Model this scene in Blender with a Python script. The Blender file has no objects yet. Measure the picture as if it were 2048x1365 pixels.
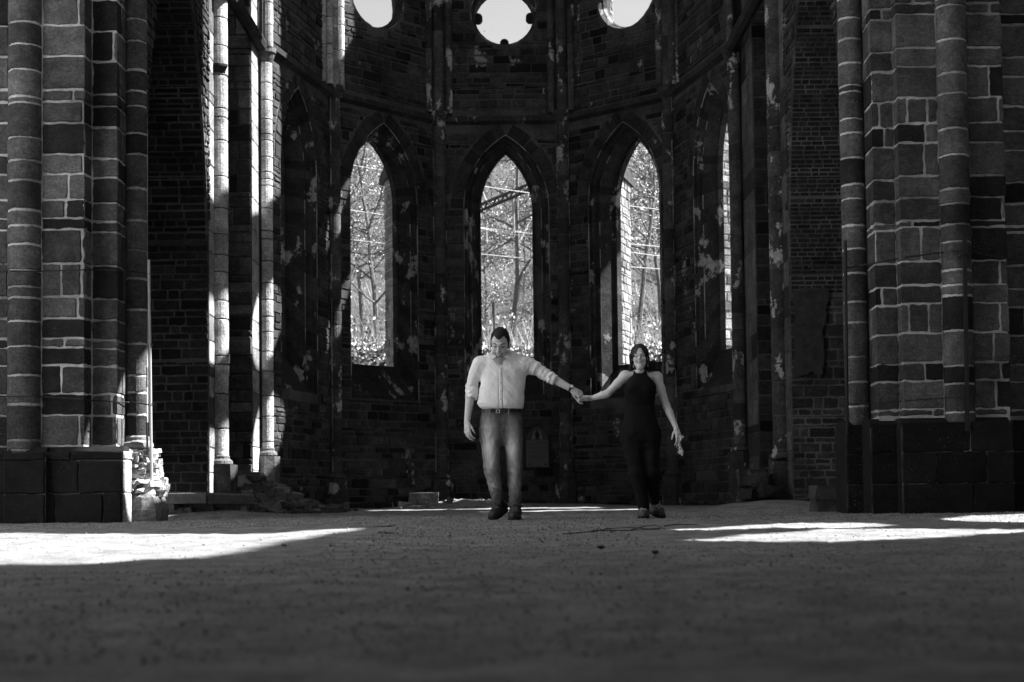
import bpy, bmesh, math, random
import numpy as np
from mathutils import Vector, Matrix, noise as mnoise
from mathutils.geometry import tessellate_polygon
rad = math.radians
scene = bpy.context.scene
COL = scene.collection

# ------------------------------------------------------------------ camera
F = 2844.0                       # focal length in photo pixels (50 mm on 36 mm)
PITCH, ROLL, SHIFT = rad(2.4), 0.0115, 183.0
CAM = Vector((0.0, 0.0, 0.26))
_f = Vector((0, math.cos(PITCH), math.sin(PITCH)))
_r0 = Vector((1, 0, 0)); _u0 = Vector((0, -math.sin(PITCH), math.cos(PITCH)))
_r = _r0 * math.cos(ROLL) - _u0 * math.sin(ROLL)
_u = _u0 * math.cos(ROLL) + _r0 * math.sin(ROLL)
cam_data = bpy.data.cameras.new('camera')
cam = bpy.data.objects.new('camera', cam_data); COL.objects.link(cam)
m = Matrix((( _r.x, _u.x, -_f.x), (_r.y, _u.y, -_f.y), (_r.z, _u.z, -_f.z))).to_4x4()
m.translation = CAM
cam.matrix_world = m
cam_data.sensor_width = 36.0; cam_data.lens = F / 2048 * 36
cam_data.shift_y = SHIFT / 2048
cam_data.clip_start = 0.05; cam_data.clip_end = 2000
cam_data.dof.use_dof = True; cam_data.dof.focus_distance = 13.6; cam_data.dof.aperture_fstop = 3.2
scene.camera = cam
def P(px, py, Y):                # a point seen at photo pixel (px, py) at depth Y
    d = _f + _r * ((px - 1024) / F) + _u * ((682.5 + SHIFT - py) / F)
    return CAM + d * (Y / d.y)

# ------------------------------------------------------------------ world, sun, exposure
SUN_EL, SUN_AZ = rad(47.6), rad(12)          # azimuth from +X towards +Y
SD = Vector((math.cos(SUN_AZ)*math.cos(SUN_EL), math.sin(SUN_AZ)*math.cos(SUN_EL), math.sin(SUN_EL)))
world = bpy.data.worlds.new('World'); scene.world = world; world.use_nodes = True
nt = world.node_tree; nt.nodes.clear()
sky = nt.nodes.new('ShaderNodeTexSky'); sky.sky_type = 'NISHITA'; sky.sun_disc = False
sky.sun_elevation = SUN_EL; sky.sun_rotation = math.atan2(SD.x, SD.y)
bw = nt.nodes.new('ShaderNodeRGBToBW')       # a black and white photograph
bg = nt.nodes.new('ShaderNodeBackground'); bg.inputs['Strength'].default_value = 0.05
wo = nt.nodes.new('ShaderNodeOutputWorld')
nt.links.new(sky.outputs[0], bw.inputs[0]); nt.links.new(bw.outputs[0], bg.inputs[0]); nt.links.new(bg.outputs[0], wo.inputs[0])
sl = bpy.data.lights.new('sun', 'SUN'); sl.energy = 5.0; sl.angle = rad(0.5); sl.color = (1, 1, 1)
sun = bpy.data.objects.new('sun', sl); COL.objects.link(sun)
sun.rotation_euler = (-SD).to_track_quat('-Z', 'Y').to_euler(); sun.location = (20, 5, 30)
scene.view_settings.view_transform = 'Standard'; scene.view_settings.look = 'None'
scene.view_settings.exposure = 2.3; scene.view_settings.gamma = 1.0
scene.cycles.max_bounces = 6; scene.cycles.diffuse_bounces = 4
try:
    scene.cycles.use_denoising = True
except Exception:
    pass

# ------------------------------------------------------------------ materials
class NT:
    def __init__(s, name):
        s.m = bpy.data.materials.new(name); s.m.use_nodes = True
        s.t = s.m.node_tree; s.b = s.t.nodes['Principled BSDF']
        s.b.inputs['Roughness'].default_value = 0.9
        s.b.inputs['Specular IOR Level'].default_value = 0.2
        s.coord = None
    def n(s, typ, **kw):
        x = s.t.nodes.new('ShaderNode' + typ)
        for k, v in kw.items(): setattr(x, k, v)
        return x
    def l(s, a, b): s.t.links.new(a, b)
    def pos(s, scale=(1, 1, 1)):
        g = s.n('TexCoord'); mp = s.n('Mapping'); mp.inputs['Scale'].default_value = scale
        s.l(g.outputs['Object'], mp.inputs[0]); return mp.outputs[0]
    def noise(s, scale, detail=4, rough=0.6, vec=None, out='Fac'):
        x = s.n('TexNoise'); x.inputs['Scale'].default_value = scale
        x.inputs['Detail'].default_value = detail; x.inputs['Roughness'].default_value = rough
        if vec is None: vec = s.pos()
        s.l(vec, x.inputs['Vector']); return x.outputs[out]
    def ramp(s, fac, stops):
        x = s.n('ValToRGB'); e = x.color_ramp.elements
        while len(e) < len(stops): e.new(0.5)
        for i, (p, v) in enumerate(stops):
            e[i].position = p; e[i].color = (v, v, v, 1)
        s.l(fac, x.inputs[0]); return x.outputs[0]
    def math(s, op, a, b=None, clamp=False):
        x = s.n('Math', operation=op); x.use_clamp = clamp
        for i, q in enumerate((a, b)):
            if q is None: continue
            if isinstance(q, (int, float)): x.inputs[i].default_value = q
            else: s.l(q, x.inputs[i])
        return x.outputs[0]
    def mix(s, fac, a, b):
        x = s.n('Mix'); x.data_type = 'FLOAT'
        for q, i in ((fac, 0), (a, 2), (b, 3)):
            if isinstance(q, (int, float)): x.inputs[i].default_value = q
            else: s.l(q, x.inputs[i])
        return x.outputs[0]
    def color(s, v): s.l(v, s.b.inputs['Base Color'])
    def bump(s, h, dist=0.01, strength=1.0):
        x = s.n('Bump'); x.inputs['Distance'].default_value = dist; x.inputs['Strength'].default_value = strength
        s.l(h, x.inputs['Height']); s.l(x.outputs[0], s.b.inputs['Normal'])
    def attr(s, name):
        x = s.n('Attribute'); x.attribute_name = name; return x.outputs['Fac']

def mat_flat(name, v, rough=0.85, var=0.25, scale=30, bump=0.0, spec=0.2, metal=0.0):
    k = NT(name)
    n = k.noise(scale, 5, 0.65)
    k.color(k.math('MULTIPLY', k.ramp(n, [(0.25, 1 - var), (0.75, 1 + var)]), v))
    k.b.inputs['Roughness'].default_value = rough; k.b.inputs['Specular IOR Level'].default_value = spec
    k.b.inputs['Metallic'].default_value = metal
    if bump: k.bump(n, bump)
    return k.m

def mat_stone(name, gain=1.0, patch=None, patch_val=0.4, tooling=0.5, bump=0.012, speck=0.25):
    """masonry blocks: albedo = per-stone tone x weathering, flecks of lichen, old plaster patches"""
    k = NT(name)
    tone = k.attr('tone')
    big = k.ramp(k.noise(2.2, 6, 0.7), [(0.3, 0.5), (0.7, 1.5)])
    fine = k.ramp(k.noise(38, 5, 0.75), [(0.25, 0.45), (0.75, 1.6)])
    tl = k.ramp(k.noise(60, 3, 0.6, k.pos((0.25, 0.25, 1.6))), [(0.3, 0.75), (0.7, 1.25)])
    c = k.math('MULTIPLY', k.math('MULTIPLY', tone, big), k.math('MULTIPLY', fine, tl))
    mid = k.ramp(k.noise(8, 5, 0.75), [(0.3, 0.6), (0.7, 1.4)])
    c = k.math('MULTIPLY', k.math('MULTIPLY', c, mid), gain)
    sp = k.ramp(k.noise(75, 2, 0.5), [(0.66, 0.0), (0.72, 1.0)])
    spm = k.ramp(k.noise(1.7, 3, 0.6, k.pos((1.3, 1.1, 1))), [(0.5, 0.0), (0.68, 1.0)])
    c = k.mix(k.math('MULTIPLY', k.math('MULTIPLY', sp, spm), 0.8), c, speck)
    if patch is not None:
        pn = k.noise(patch[0], 7, 0.68, k.pos((1, 1, 0.7)))
        pm = k.ramp(pn, [(patch[1], 0.0), (patch[1] + 0.025, 1.0)])
        pv = k.math('MULTIPLY', k.ramp(k.noise(14, 5, 0.7), [(0.25, 0.45), (0.7, 1.25)]), patch_val)
        c = k.mix(pm, c, pv)
    k.color(c)
    h = k.math('ADD', k.math('MULTIPLY', k.noise(45, 6, 0.7), 0.7), k.math('MULTIPLY', k.noise(9, 3, 0.6), 0.8))
    h = k.math('ADD', h, k.math('MULTIPLY', tl, tooling * 0.2))
    k.bump(h, bump)
    return k.m

def mat_mortar(name, v, var=0.5):
    k = NT(name)
    n = k.noise(25, 6, 0.75); n2 = k.noise(1.1, 4, 0.65)
    c = k.math('MULTIPLY', k.ramp(n, [(0.25, 1 - var), (0.7, 1 + 0.3*var)]), v)
    c = k.math('MULTIPLY', c, k.ramp(n2, [(0.35, 0.35), (0.6, 1.1)]))
    k.color(c); k.bump(n, 0.012); return k.m

M = {}
M['pier_stone'] = mat_stone('pier_stone', 0.64, bump=0.016)
M['plinth_stone'] = mat_stone('plinth_stone', 0.33)
M['pier_mortar'] = mat_mortar('pier_mortar', 0.52, 0.5)
M['plinth_mortar'] = mat_mortar('plinth_mortar', 0.16)
M['apse_stone'] = mat_stone('apse_stone', 0.33, patch=(1.9, 0.63), patch_val=0.24, bump=0.02)
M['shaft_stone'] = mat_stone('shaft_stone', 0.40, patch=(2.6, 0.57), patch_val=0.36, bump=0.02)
M['apse_mortar'] = mat_mortar('apse_mortar', 0.085, 0.6)
M['pale_edge'] = mat_mortar('pale_edge', 0.34, 0.7)
M['brick'] = mat_stone('brick_stone', 0.34, tooling=0.0)
M['pale_and_lit_stone'] = mat_stone('pale_and_lit_stone', 1.0, bump=0.025)  # also on the left shafts and pilasters, paler to read as sunlit
M['right_pilaster'] = mat_stone('right_pilaster_stone', 0.30, bump=0.03)
M['reveal_stone'] = mat_stone('reveal_stone', 0.32, patch=(2.2, 0.575), patch_val=0.26, bump=0.02)
M['brick_mortar'] = mat_mortar('brick_mortar', 0.13)
M['render_plaster'] = mat_flat('old_plaster', 0.035, var=0.5, scale=9, bump=0.02)
M['ext_stone'] = mat_stone('exterior_stone', 1.0, bump=0.03)
M['ext_mortar'] = mat_mortar('exterior_mortar', 0.45)

# ------------------------------------------------------------------ mesh builder
class MB:
    def __init__(s): s.v = []; s.f = []; s.t = []; s.m = []
    def add(s, verts, faces, mat=0, tone=0.1):
        o = len(s.v); s.v.extend([tuple(p) for p in verts])
        for q in faces: s.f.append(tuple(i + o for i in q)); s.t.append(tone); s.m.append(mat)
    def box(s, c, size, mat=0, tone=0.1, rot=None, jit=0.0, rng=random):
        hx, hy, hz = size[0]/2, size[1]/2, size[2]/2
        vs = [Vector((x, y, z)) for x in (-hx, hx) for y in (-hy, hy) for z in (-hz, hz)]
        if jit: vs = [q + Vector((rng.uniform(-jit, jit), rng.uniform(-jit, jit), rng.uniform(-jit, jit))) for q in vs]
        if rot is not None: vs = [rot @ q for q in vs]
        vs = [q + Vector(c) for q in vs]
        s.add(vs, [(0,1,3,2), (4,6,7,5), (0,4,5,1), (2,3,7,6), (0,2,6,4), (1,5,7,3)], mat, tone)
    def tube(s, pts, rads, n=8, mat=0, tone=0.1, cap=True):
        pts = [Vector(p) for p in pts]
        if not isinstance(rads, (list, tuple)): rads = [rads]*len(pts)
        rings = []; up = Vector((0, 0, 1))
        prev = None
        for i, p in enumerate(pts):
            t = (pts[min(i+1, len(pts)-1)] - pts[max(i-1, 0)]).normalized()
            if prev is None:
                a = t.cross(up)
                if a.length < 0.05: a = t.cross(Vector((0, 1, 0)))
                a.normalize()
            else:
                a = (prev - t * prev.dot(t)).normalized()
            prev = a; b = t.cross(a)
            rings.append([p + (a*math.cos(2*math.pi*k/n) + b*math.sin(2*math.pi*k/n))*rads[i] for k in range(n)])
        vs = [q for r in rings for q in r]; fs = []
        for i in range(len(pts)-1):
            for k in range(n):
                fs.append((i*n+k, i*n+(k+1) % n, (i+1)*n+(k+1) % n, (i+1)*n+k))
        if cap:
            fs.append(tuple(range(n-1, -1, -1))); fs.append(tuple((len(pts)-1)*n+k for k in range(n)))
        s.add(vs, fs, mat, tone)
    def lathe(s, c, prof, n=16, mat=0, tone=0.1, a0=0.0, a1=2*math.pi):
        full = abs(a1 - a0 - 2*math.pi) < 1e-6
        cnt = n if full else n+1
        vs = []; fs = []
        for (r, z) in prof:
            for k in range(cnt):
                a = a0 + (a1-a0)*k/n
                vs.append((c[0] + r*math.cos(a), c[1] + r*math.sin(a), c[2] + z))
        for i in range(len(prof)-1):
            for k in range(n):
                k2 = (k+1) % cnt
                fs.append((i*cnt+k, i*cnt+k2, (i+1)*cnt+k2, (i+1)*cnt+k))
        s.add(vs, fs, mat, tone)
    def build(s, name, mats, parent=None, smooth=False, loc=None):
        me = bpy.data.meshes.new(name)
        off = Vector(loc) if loc is not None else Vector((0, 0, 0))
        me.from_pydata([tuple(Vector(q) - off) for q in s.v], [], s.f)
        if not isinstance(mats, (list, tuple)): mats = [mats]
        for q in mats: me.materials.append(q)
        me.polygons.foreach_set('material_index', s.m)
        a = me.attributes.new('tone', 'FLOAT', 'FACE'); a.data.foreach_set('value', s.t)
        if smooth: me.polygons.foreach_set('use_smooth', [True]*len(me.polygons))
        me.update()
        o = bpy.data.objects.new(name, me); COL.objects.link(o)
        if parent is not None: o.parent = parent
        if loc is not None:
            o.location = off if parent is None else off - parent.location
        elif parent is not None:
            o.location = -parent.location
        return o

def tag(o, label=None, cat=None, group=None, kind=None):
    if label: o['label'] = label
    if cat: o['category'] = cat
    if group: o['group'] = group
    if kind: o['kind'] = kind
    return o
def thing(name, loc, label, cat, group=None):
    o = bpy.data.objects.new(name, None); COL.objects.link(o); o.location = loc
    o.empty_display_size = 0.2
    return tag(o, label, cat, group)

# ------------------------------------------------------------------ masonry
def stone_panel(mb, mp, ua, ub, va, vb, depth, rng, tone, mat=1, jit=0.008, breaks=(), cell=0.12, umax=10):
    """one dressed stone, proud of the mortar bed, with wobbly edges"""
    nu = max(2, min(umax, int((ub-ua)/cell)+2)); nv = max(2, min(6, int((vb-va)/cell)+2))
    us = [ua + (ub-ua)*i/nu for i in range(nu+1)]
    for b in breaks:
        if ua + 0.02 < b < ub - 0.02:
            k = min(range(1, nu), key=lambda i: abs(us[i]-b)); us[k] = b
    # insert rim rings
    e = min(0.012, (ub-ua)*0.15, (vb-va)*0.2)
    us = [us[0], us[0]+e] + us[1:-1] + [us[-1]-e, us[-1]]
    vs_ = [va, va+e] + [va + (vb-va)*i/nv for i in range(1, nv)] + [vb-e, vb]
    NU, NV = len(us), len(vs_)
    off = rng.uniform(0, 100)
    tilt = rng.uniform(-0.25, 0.25)*depth
    verts = []
    for j, v in enumerate(vs_):
        for i, u in enumerate(us):
            rim = i in (0, NU-1) or j in (0, NV-1)
            du = dv = 0.0
            if i <= 1 or i >= NU-2: du = jit*0.55*mnoise.noise((v*9+off, off, 1.3)) + jit*0.8*mnoise.noise((v*34+off, off, 4.3))
            if j <= 1 or j >= NV-2: dv = jit*0.7*mnoise.noise((u*7+off, 2.1, off + (0 if j < 2 else 5))) + jit*0.9*mnoise.noise((u*31+off, 7.1, off + (0 if j < 2 else 5)))
            if (i in (0, NU-1)) and (j in (0, NV-1)):
                du += jit*0.7*(1 if i == 0 else -1); dv += jit*0.7*(1 if j == 0 else -1)
            p, n = mp(u+du, v+dv)
            d = -0.004 if rim else depth*(0.8 + 0.35*mnoise.noise((u*4+off, v*4, off))) + tilt*((v-va)/(vb-va)-0.5)
            verts.append(p + n*d)
    faces = []
    for j in range(NV-1):
        for i in range(NU-1):
            faces.append((j*NU+i, j*NU+i+1, (j+1)*NU+i+1, (j+1)*NU+i))
    mb.add(verts, faces, mat, tone)

def courses(v0, v1, h0, h1, rng):
    r = []; v = v0
    while v < v1 - 0.02:
        h = rng.uniform(h0, h1) if rng.random() > 0.12 else rng.uniform(h0*0.4, h0*0.8)
        r.append((v, min(v+h, v1))); v += h
    return r

def masonry(mb, mp, u0, u1, crs, lens, gap, depth, rng, tones, blocked=None, mat=1, jit=0.008, breaks=(), cell=0.12, umax=10, dark=0.0, drop=0.0):
    for (va, vb) in crs:
        segs = [(u0, u1)]
        if blocked:
            for (ba, bb) in blocked(va, vb):
                new = []
                for (a, b) in segs:
                    if bb <= a or ba >= b: new.append((a, b))
                    else:
                        if ba - a > 0.05: new.append((a, ba))
                        if b - bb > 0.05: new.append((bb, b))
                segs = new
        for (a, b) in segs:
            u = a + (rng.uniform(-0.5, 0) * lens[0] if len(crs) > 1 else 0)
            while u < b - 0.001:
                L = rng.uniform(*lens)
                e = u + L
                if b - e < lens[0]*0.5: e = b
                x0, x1 = max(u, a), min(e, b)
                if x1 - x0 > 0.045 and vb - va > 0.03 and rng.random() >= drop:
                    t = rng.uniform(*tones) if rng.random() > dark else tones[0]*rng.uniform(0.3, 0.65)
                    g = gap*rng.uniform(0.6, 1.5); g2 = gap*rng.uniform(0.6, 1.5)
                    stone_panel(mb, mp, x0+g*0.5, x1-g*0.5, va+g2*0.5, vb-g2*0.5, depth*rng.uniform(0.6, 1.3), rng, t, mat, jit, breaks, cell, umax)
                u = e

def plane_map(A, U, N):
    A = Vector(A); U = Vector(U); N = Vector(N)
    return lambda u, v: (A + U*u + Vector((0, 0, v)), N)

def poly_map(pts, flip=1):
    """map along a plan polyline; u is arc length"""
    pts = [Vector((p[0], p[1], 0)) for p in pts]
    L = [0.0]
    for a, b in zip(pts, pts[1:]): L.append(L[-1] + (b-a).length)
    ns = []
    for a, b in zip(pts, pts[1:]):
        t = (b-a).normalized(); ns.append(Vector((t.y, -t.x, 0))*flip)
    def mp(u, v):
        k = 0
        while k < len(ns)-1 and u > L[k+1]: k += 1
        t = (u-L[k])/(L[k+1]-L[k]); p = pts[k].lerp(pts[k+1], t); n = ns[k].copy()
        if k < len(ns)-1 and abs(u-L[k+1]) < 1e-5: n = (ns[k]+ns[k+1])
        elif k > 0 and abs(u-L[k]) < 1e-5: n = (ns[k]+ns[k-1])
        return Vector((p.x, p.y, v)), n
    return mp, L
def arc_map(c, r, a0, a1):
    def mp(u, v):
        a = a0 + u/r * (1 if a1 > a0 else -1)
        d = Vector((math.cos(a), math.sin(a), 0))
        return Vector((c[0], c[1], v)) + d*r, d
    return mp, abs(a1-a0)*r
# ------------------------------------------------------------------ the abbey choir
AX = -0.15                                   # axis of the choir in X
STR_Z = 7.2                                  # string course under the round windows
def outline_lancet(c, a, z0, zs, za, n=10):
    H = za - zs; R = (a*a + H*H)/(2*a)
    m_ = 11; js = [0.018*math.sin(i*12.9898)*8 for i in range(m_+1)]
    ver = [z0 + (zs-z0)*(i + (0.25*math.sin(i*7.3) if 0 < i < m_ else 0))/m_ for i in range(m_+1)]
    pts = [(c-a, z) for z in ver]
    t1 = math.atan2(H, R-a)                  # angle reached at the apex (from centre c-a+R)
    for i in range(1, n+1):
        t = t1*i/n
        pts.append((c-a+R - R*math.cos(t), zs + R*math.sin(t)))
    for i in range(n-1, -1, -1):
        t = t1*i/n
        pts.append((c+a-R + R*math.cos(t), zs + R*math.sin(t)))
    pts += [(c+a, z) for z in ver[-2::-1]]
    return pts
def lancet_half(a, zs, za, v):
    if v <= zs: return a
    if v >= za: return 0.0
    H = za-zs; R = (a*a+H*H)/(2*a); y = v-zs
    return max(0.0, math.sqrt(max(0, R*R-y*y)) - (R-a))
def outline_circle(c, z, r, n=28):
    return [(c + r*math.cos(2*math.pi*i/n), z + r*math.sin(2*math.pi*i/n)) for i in range(n)]

LANCET = [(0.80, 1.95, 5.62, 7.00, 0.00), (0.775, 1.98, 5.62, 6.97, 0.07), (0.735, 2.02, 5.63, 6.93, 0.075),
          (0.70, 2.08, 5.63, 6.90, 0.16), (0.665, 2.1, 5.64, 6.87, 0.165), (0.535, 2.56, 5.66, 6.80, 0.46),
          (0.50, 2.60, 5.66, 6.76, 0.465), (0.495, 2.62, 5.66, 6.76, 0.60)]
def facet(mb, rev, A, B, N, ztop, thick, lancets=(), oculi=(), flare=0.0):
    """wall panel from A to B (plan), N = inward normal; openings pierced right through"""
    A = Vector((A[0], A[1], 0)); B = Vector((B[0], B[1], 0)); U = (B-A).normalized(); W = (B-A).length
    N = Vector((N[0], N[1], 0)).normalized()
    def pt(u, v, d): return A + U*u + Vector((0, 0, v)) - N*d
    tiers = []                               # (front outline, back outline, stages)
    for (c, stages) in lancets:
        tiers.append([[(p, st[4]) for p in outline_lancet(c, st[0], st[1], st[2], st[3])] for st in stages])
    for (c, z, r0, r1) in oculi:
        tiers.append([[(p, d) for p in outline_circle(c, z, r)] for (r, d) in ((r0, 0), (r0-0.03, 0.08), (r1+0.02, 0.10), (r1, thick*0.3), (r1+flare*0.15, thick*0.35), (r1+flare, thick))])
    for side in (0, 1):
        d = 0 if side == 0 else thick
        loops = [[Vector((0, -0.3, 0)), Vector((W, -0.3, 0)), Vector((W, ztop, 0)), Vector((0, ztop, 0))]]
        for t in tiers:
            ring = t[0] if side == 0 else t[-1]
            loops.append([Vector((p[0], p[1], 0)) for p, _ in ring])
        flat = [q for l in loops for q in l]
        tris = tessellate_polygon(loops)
        mb.add([pt(q.x, q.y, d) for q in flat], tris, 0, 0.09)
    # rim
    rim = [(0, -0.3), (W, -0.3), (W, ztop), (0, ztop)]
    vs = [pt(u, v, d) for (u, v) in rim for d in (0, thick)]
    mb.add(vs, [(2*i, 2*((i+1) % 4), 2*((i+1) % 4)+1, 2*i+1) for i in range(4)], 0, 0.09)
    # reveals
    for t in tiers:
        n = len(t[0]); vs = []
        for ring in t:
            for (p, d) in ring: vs.append(pt(p[0], p[1], d if ring is not t[-1] else thick))
        fs = []
        for k in range(len(t)-1):
            for i in range(n):
                j = (i+1) % n
                fs.append((k*n+i, k*n+j, (k+1)*n+j, (k+1)*n+i))
        r_ = MB(); rev.append(r_)
        ra_ = random.Random(n*13 + len(rev))
        for kk_ in (0, 4):
            if kk_ >= len(t): continue
            for i in range(n-1):
                if ra_.random() < (0.45 if kk_ == 0 else 0.62): continue
                a_, b_ = t[kk_][i], t[kk_][i+1]
                r_.tube([pt(a_[0][0], a_[0][1], a_[1]), pt(b_[0][0], b_[0][1], b_[1])], [ra_.uniform(0.003, 0.011), ra_.uniform(0.003, 0.011)], 5, 2, 0.3, cap=False)  # broken pale lines painted along the arrises as if catching light
        tn = [0.085*random.Random(i*7+n).uniform(0.55, 1.5) for i in range(n)]
        for q_, fq in enumerate(fs):
            i_ = q_ % n; r_.add([vs[z_] for z_ in fq], [(0, 1, 2, 3)], 1, tn[i_]*(1 + 0.15*math.sin(q_*1.7)))
    return A, U, N, W
def voussoirs(mb, A, U, N, c, a, zs, za, w, rng, tones):
    H = za-zs; R = (a*a+H*H)/(2*a); t1 = math.atan2(H, R-a)
    for s in (-1, 1):
        cx = c + s*(a - R)
        def mp(u, v, s=s, cx=cx):            # u along the arch, v outwards
            t = u/R; r = R + v
            return A + U*(cx + s*r*math.cos(t)) + Vector((0, 0, zs + r*math.sin(t))), N
        u = 0
        while u < R*t1-0.02:
            e = min(R*t1, u + rng.uniform(0.14, 0.26))
            stone_panel(mb, mp, u+0.004, e-0.004, 0.01, w*rng.uniform(0.9, 1.1), 0.022, rng, rng.uniform(*tones), 1, 0.006, cell=0.15)
            u = e
def block_fn(lancets, oculi, extra=()):
    def f(va, vb):
        r = []
        for (c, a, z0, zs, za, ring) in lancets:
            if vb <= z0 or va >= za + ring: continue
            if va < zs - 0.02 and vb < zs+0.1: h = a + 0.01
            else: h = max(lancet_half(a+ring, zs, za+ring*1.1, v) for v in (va, (va+vb)/2, vb))
            if h > 0: r.append((c-h, c+h))
        for (c, z, ro) in oculi:
            d = min(abs(va-z), abs(vb-z)) if not (va < z < vb) else 0
            if d < ro: h = math.sqrt(ro*ro-d*d); r.append((c-h, c+h))
        for (a, b, z0, z1) in extra:
            if va < z1 and vb > z0: r.append((a, b))
        return sorted(r)
    return f
def shaft(mb, c, r, z0, z1, rng, tones=(0.07, 0.15), n=14, hs=(0.2, 0.42), gap=0.006, stones=True, face=None, half=math.pi*0.62, core=0):
    mb.lathe((c[0], c[1], 0), [(r, z0), (r, z1)], n, core, 0.09)
    if not stones: return
    a = face if face is not None else math.atan2(-c[1], -c[0])
    mp, L = arc_map(c, r, a-half, a+half)
    masonry(mb, mp, 0, L, courses(z0, z1, hs[0], hs[1], rng), (5, 6), gap, 0.008, rng, tones, jit=0.005, cell=r*0.28, umax=14)
def base_mould(mb, c, r, z, tone=0.12, mat=1):
    mb.lathe((c[0], c[1], z), [(r, 0.14), (r+0.02, 0.12), (r+0.015, 0.09), (r+0.055, 0.06), (r+0.06, 0.02), (r+0.03, 0.0), (0.01, 0.0)], 20, mat, tone)

apse = thing('apse', (AX, 26.6, 0), 'dark ruined apse of rubble stone with tall pointed windows below round ones', 'apse')
C0, C1, C2 = (1.19, 26.6), (3.05, 25.05), (3.76, 22.2)
LEFT = {C1: (2.98, 24.75), C2: (3.66, 21.85)}    # the apse is not quite square to the camera
def sgn(p, s):
    if s == -1 and p in LEFT: p = LEFT[p]
    return (AX + s*p[0], p[1])
rng = random.Random(11)
OC_Z = P(1008, 36, 26.9).z
APSE_T = (0.055, 0.15)
def inward(A, B):
    A = Vector((A[0], A[1])); B = Vector((B[0], B[1])); t = (B-A).normalized(); n = Vector((t.y, -t.x))
    if (Vector((AX, 21)) - (A+B)/2).dot(n) < 0: n = -n
    return n
LANCET_W = [((0.80, 0.79, 0.775, 0.76, 0.74, 0.64, 0.61, 0.605)[i],) + q[1:4] + (q[4]*0.8,) for i, q in enumerate(LANCET)]
def apse_panel(A, B, ztop, upper=True, ocr=0.56, oc=None, sun_gap=None, lanc=LANCET, th=0.60, lc=None, os_=0.0):
    mb = MB(); rev = []; n = inward(A, B)
    W = (Vector(B)-Vector(A)).length; c = W/2
    oq = c + os_
    if oc is None: oc = [(oq, OC_Z, ocr+0.07, ocr)] + ([(oq, OC_Z+1.72, ocr+0.05, ocr)] if upper else [])
    lc = c if lc is None else (c + lc if lc < 1 else lc); lan = [(lc, lanc)]
    if sun_gap: lan.append((sun_gap[0], [(sun_gap[1], sun_gap[2], sun_gap[3]-0.8, sun_gap[3], 0.0), (sun_gap[1], sun_gap[2], sun_gap[3]-0.8, sun_gap[3], 0.6)]))  # unseen upper opening placed to let sun onto the left shafts
    a, u, nn, W = facet(mb, rev, A, B, n, ztop, th, lan, oc, 0.22 if lanc is LANCET_W or sun_gap and W < 2.6 else 0.0)
    mp = plane_map(a, u, nn)
    blk = block_fn([(lc, 0.80, 1.95, 5.62, 7.0, 0.26)], [(o[0], o[1], o[2]+0.02) for o in oc], [(0, W, STR_Z-0.03, STR_Z+0.18)])
    masonry(mb, mp, 0.0, W, courses(0.0, 10.2, 0.07, 0.19, rng), (0.14, 0.5), 0.014, 0.022, rng, APSE_T, blk, jit=0.012, cell=0.13, umax=5, dark=0.12)
    voussoirs(mb, a, u, nn, lc, 0.80, 5.62, 7.0, 0.24, rng, (0.05, 0.11))
    # string course
    sc = MB()
    for k in range(4):
        x0, x1 = W*k/4+0.003, W*(k+1)/4-0.003
        q = [(0.0, 0.0), (0.10, 0.05), (0.11, 0.13), (0.0, 0.17)]
        vs = [a + u*x + nn*dd + Vector((0, 0, STR_Z+zz)) for x in (x0, x1) for (dd, zz) in q]
        sc.add(vs, [(0,1,2,3), (7,6,5,4), (0,4,5,1), (1,5,6,2), (2,6,7,3)], 0, rng.uniform(0.07, 0.12))
    w = mb.build('wall_panel', [M['apse_mortar'], M['apse_stone']], apse)
    for i_, r_ in enumerate(rev): r = r_.build('window_surround' if i_ == 0 else 'round_window_surround', [M['apse_mortar'], M['reveal_stone'], M['pale_edge']], w); r.location = (0, 0, 0)
    s = sc.build('string_course', M['apse_stone'], apse)
    return a, u, nn, W
TOP = 13.2
HI = 19.5
panels = {}
panels[0] = apse_panel(sgn(C0, -1), sgn(C0, 1), TOP+2, lc=0.09, os_=0.09)
panels[-1] = apse_panel(sgn(C0, -1), sgn(C1, -1), TOP+2, lanc=LANCET_W, th=0.48, lc=0.05, os_=0.18)
panels[1] = apse_panel(sgn(C0, 1), sgn(C1, 1), HI, sun_gap=(1.25, 0.42, 13.4, 18.6), lc=0.15, os_=0.26)
panels[-2] = apse_panel(sgn(C1, -1), sgn(C2, -1), TOP+1)
panels[2] = apse_panel(sgn(C1, 1), sgn(C2, 1), HI, oc=[(1.75, OC_Z, 0.82, 0.76), (1.75, OC_Z+1.75, 0.82, 0.76)], sun_gap=(1.75, 0.62, 12.7, 18.6), lc=1.81, th=0.42, lanc=[q[:4] + (q[4]*0.7,) for q in LANCET])  # unseen round and upper openings sized to cast the left sun patches
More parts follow.
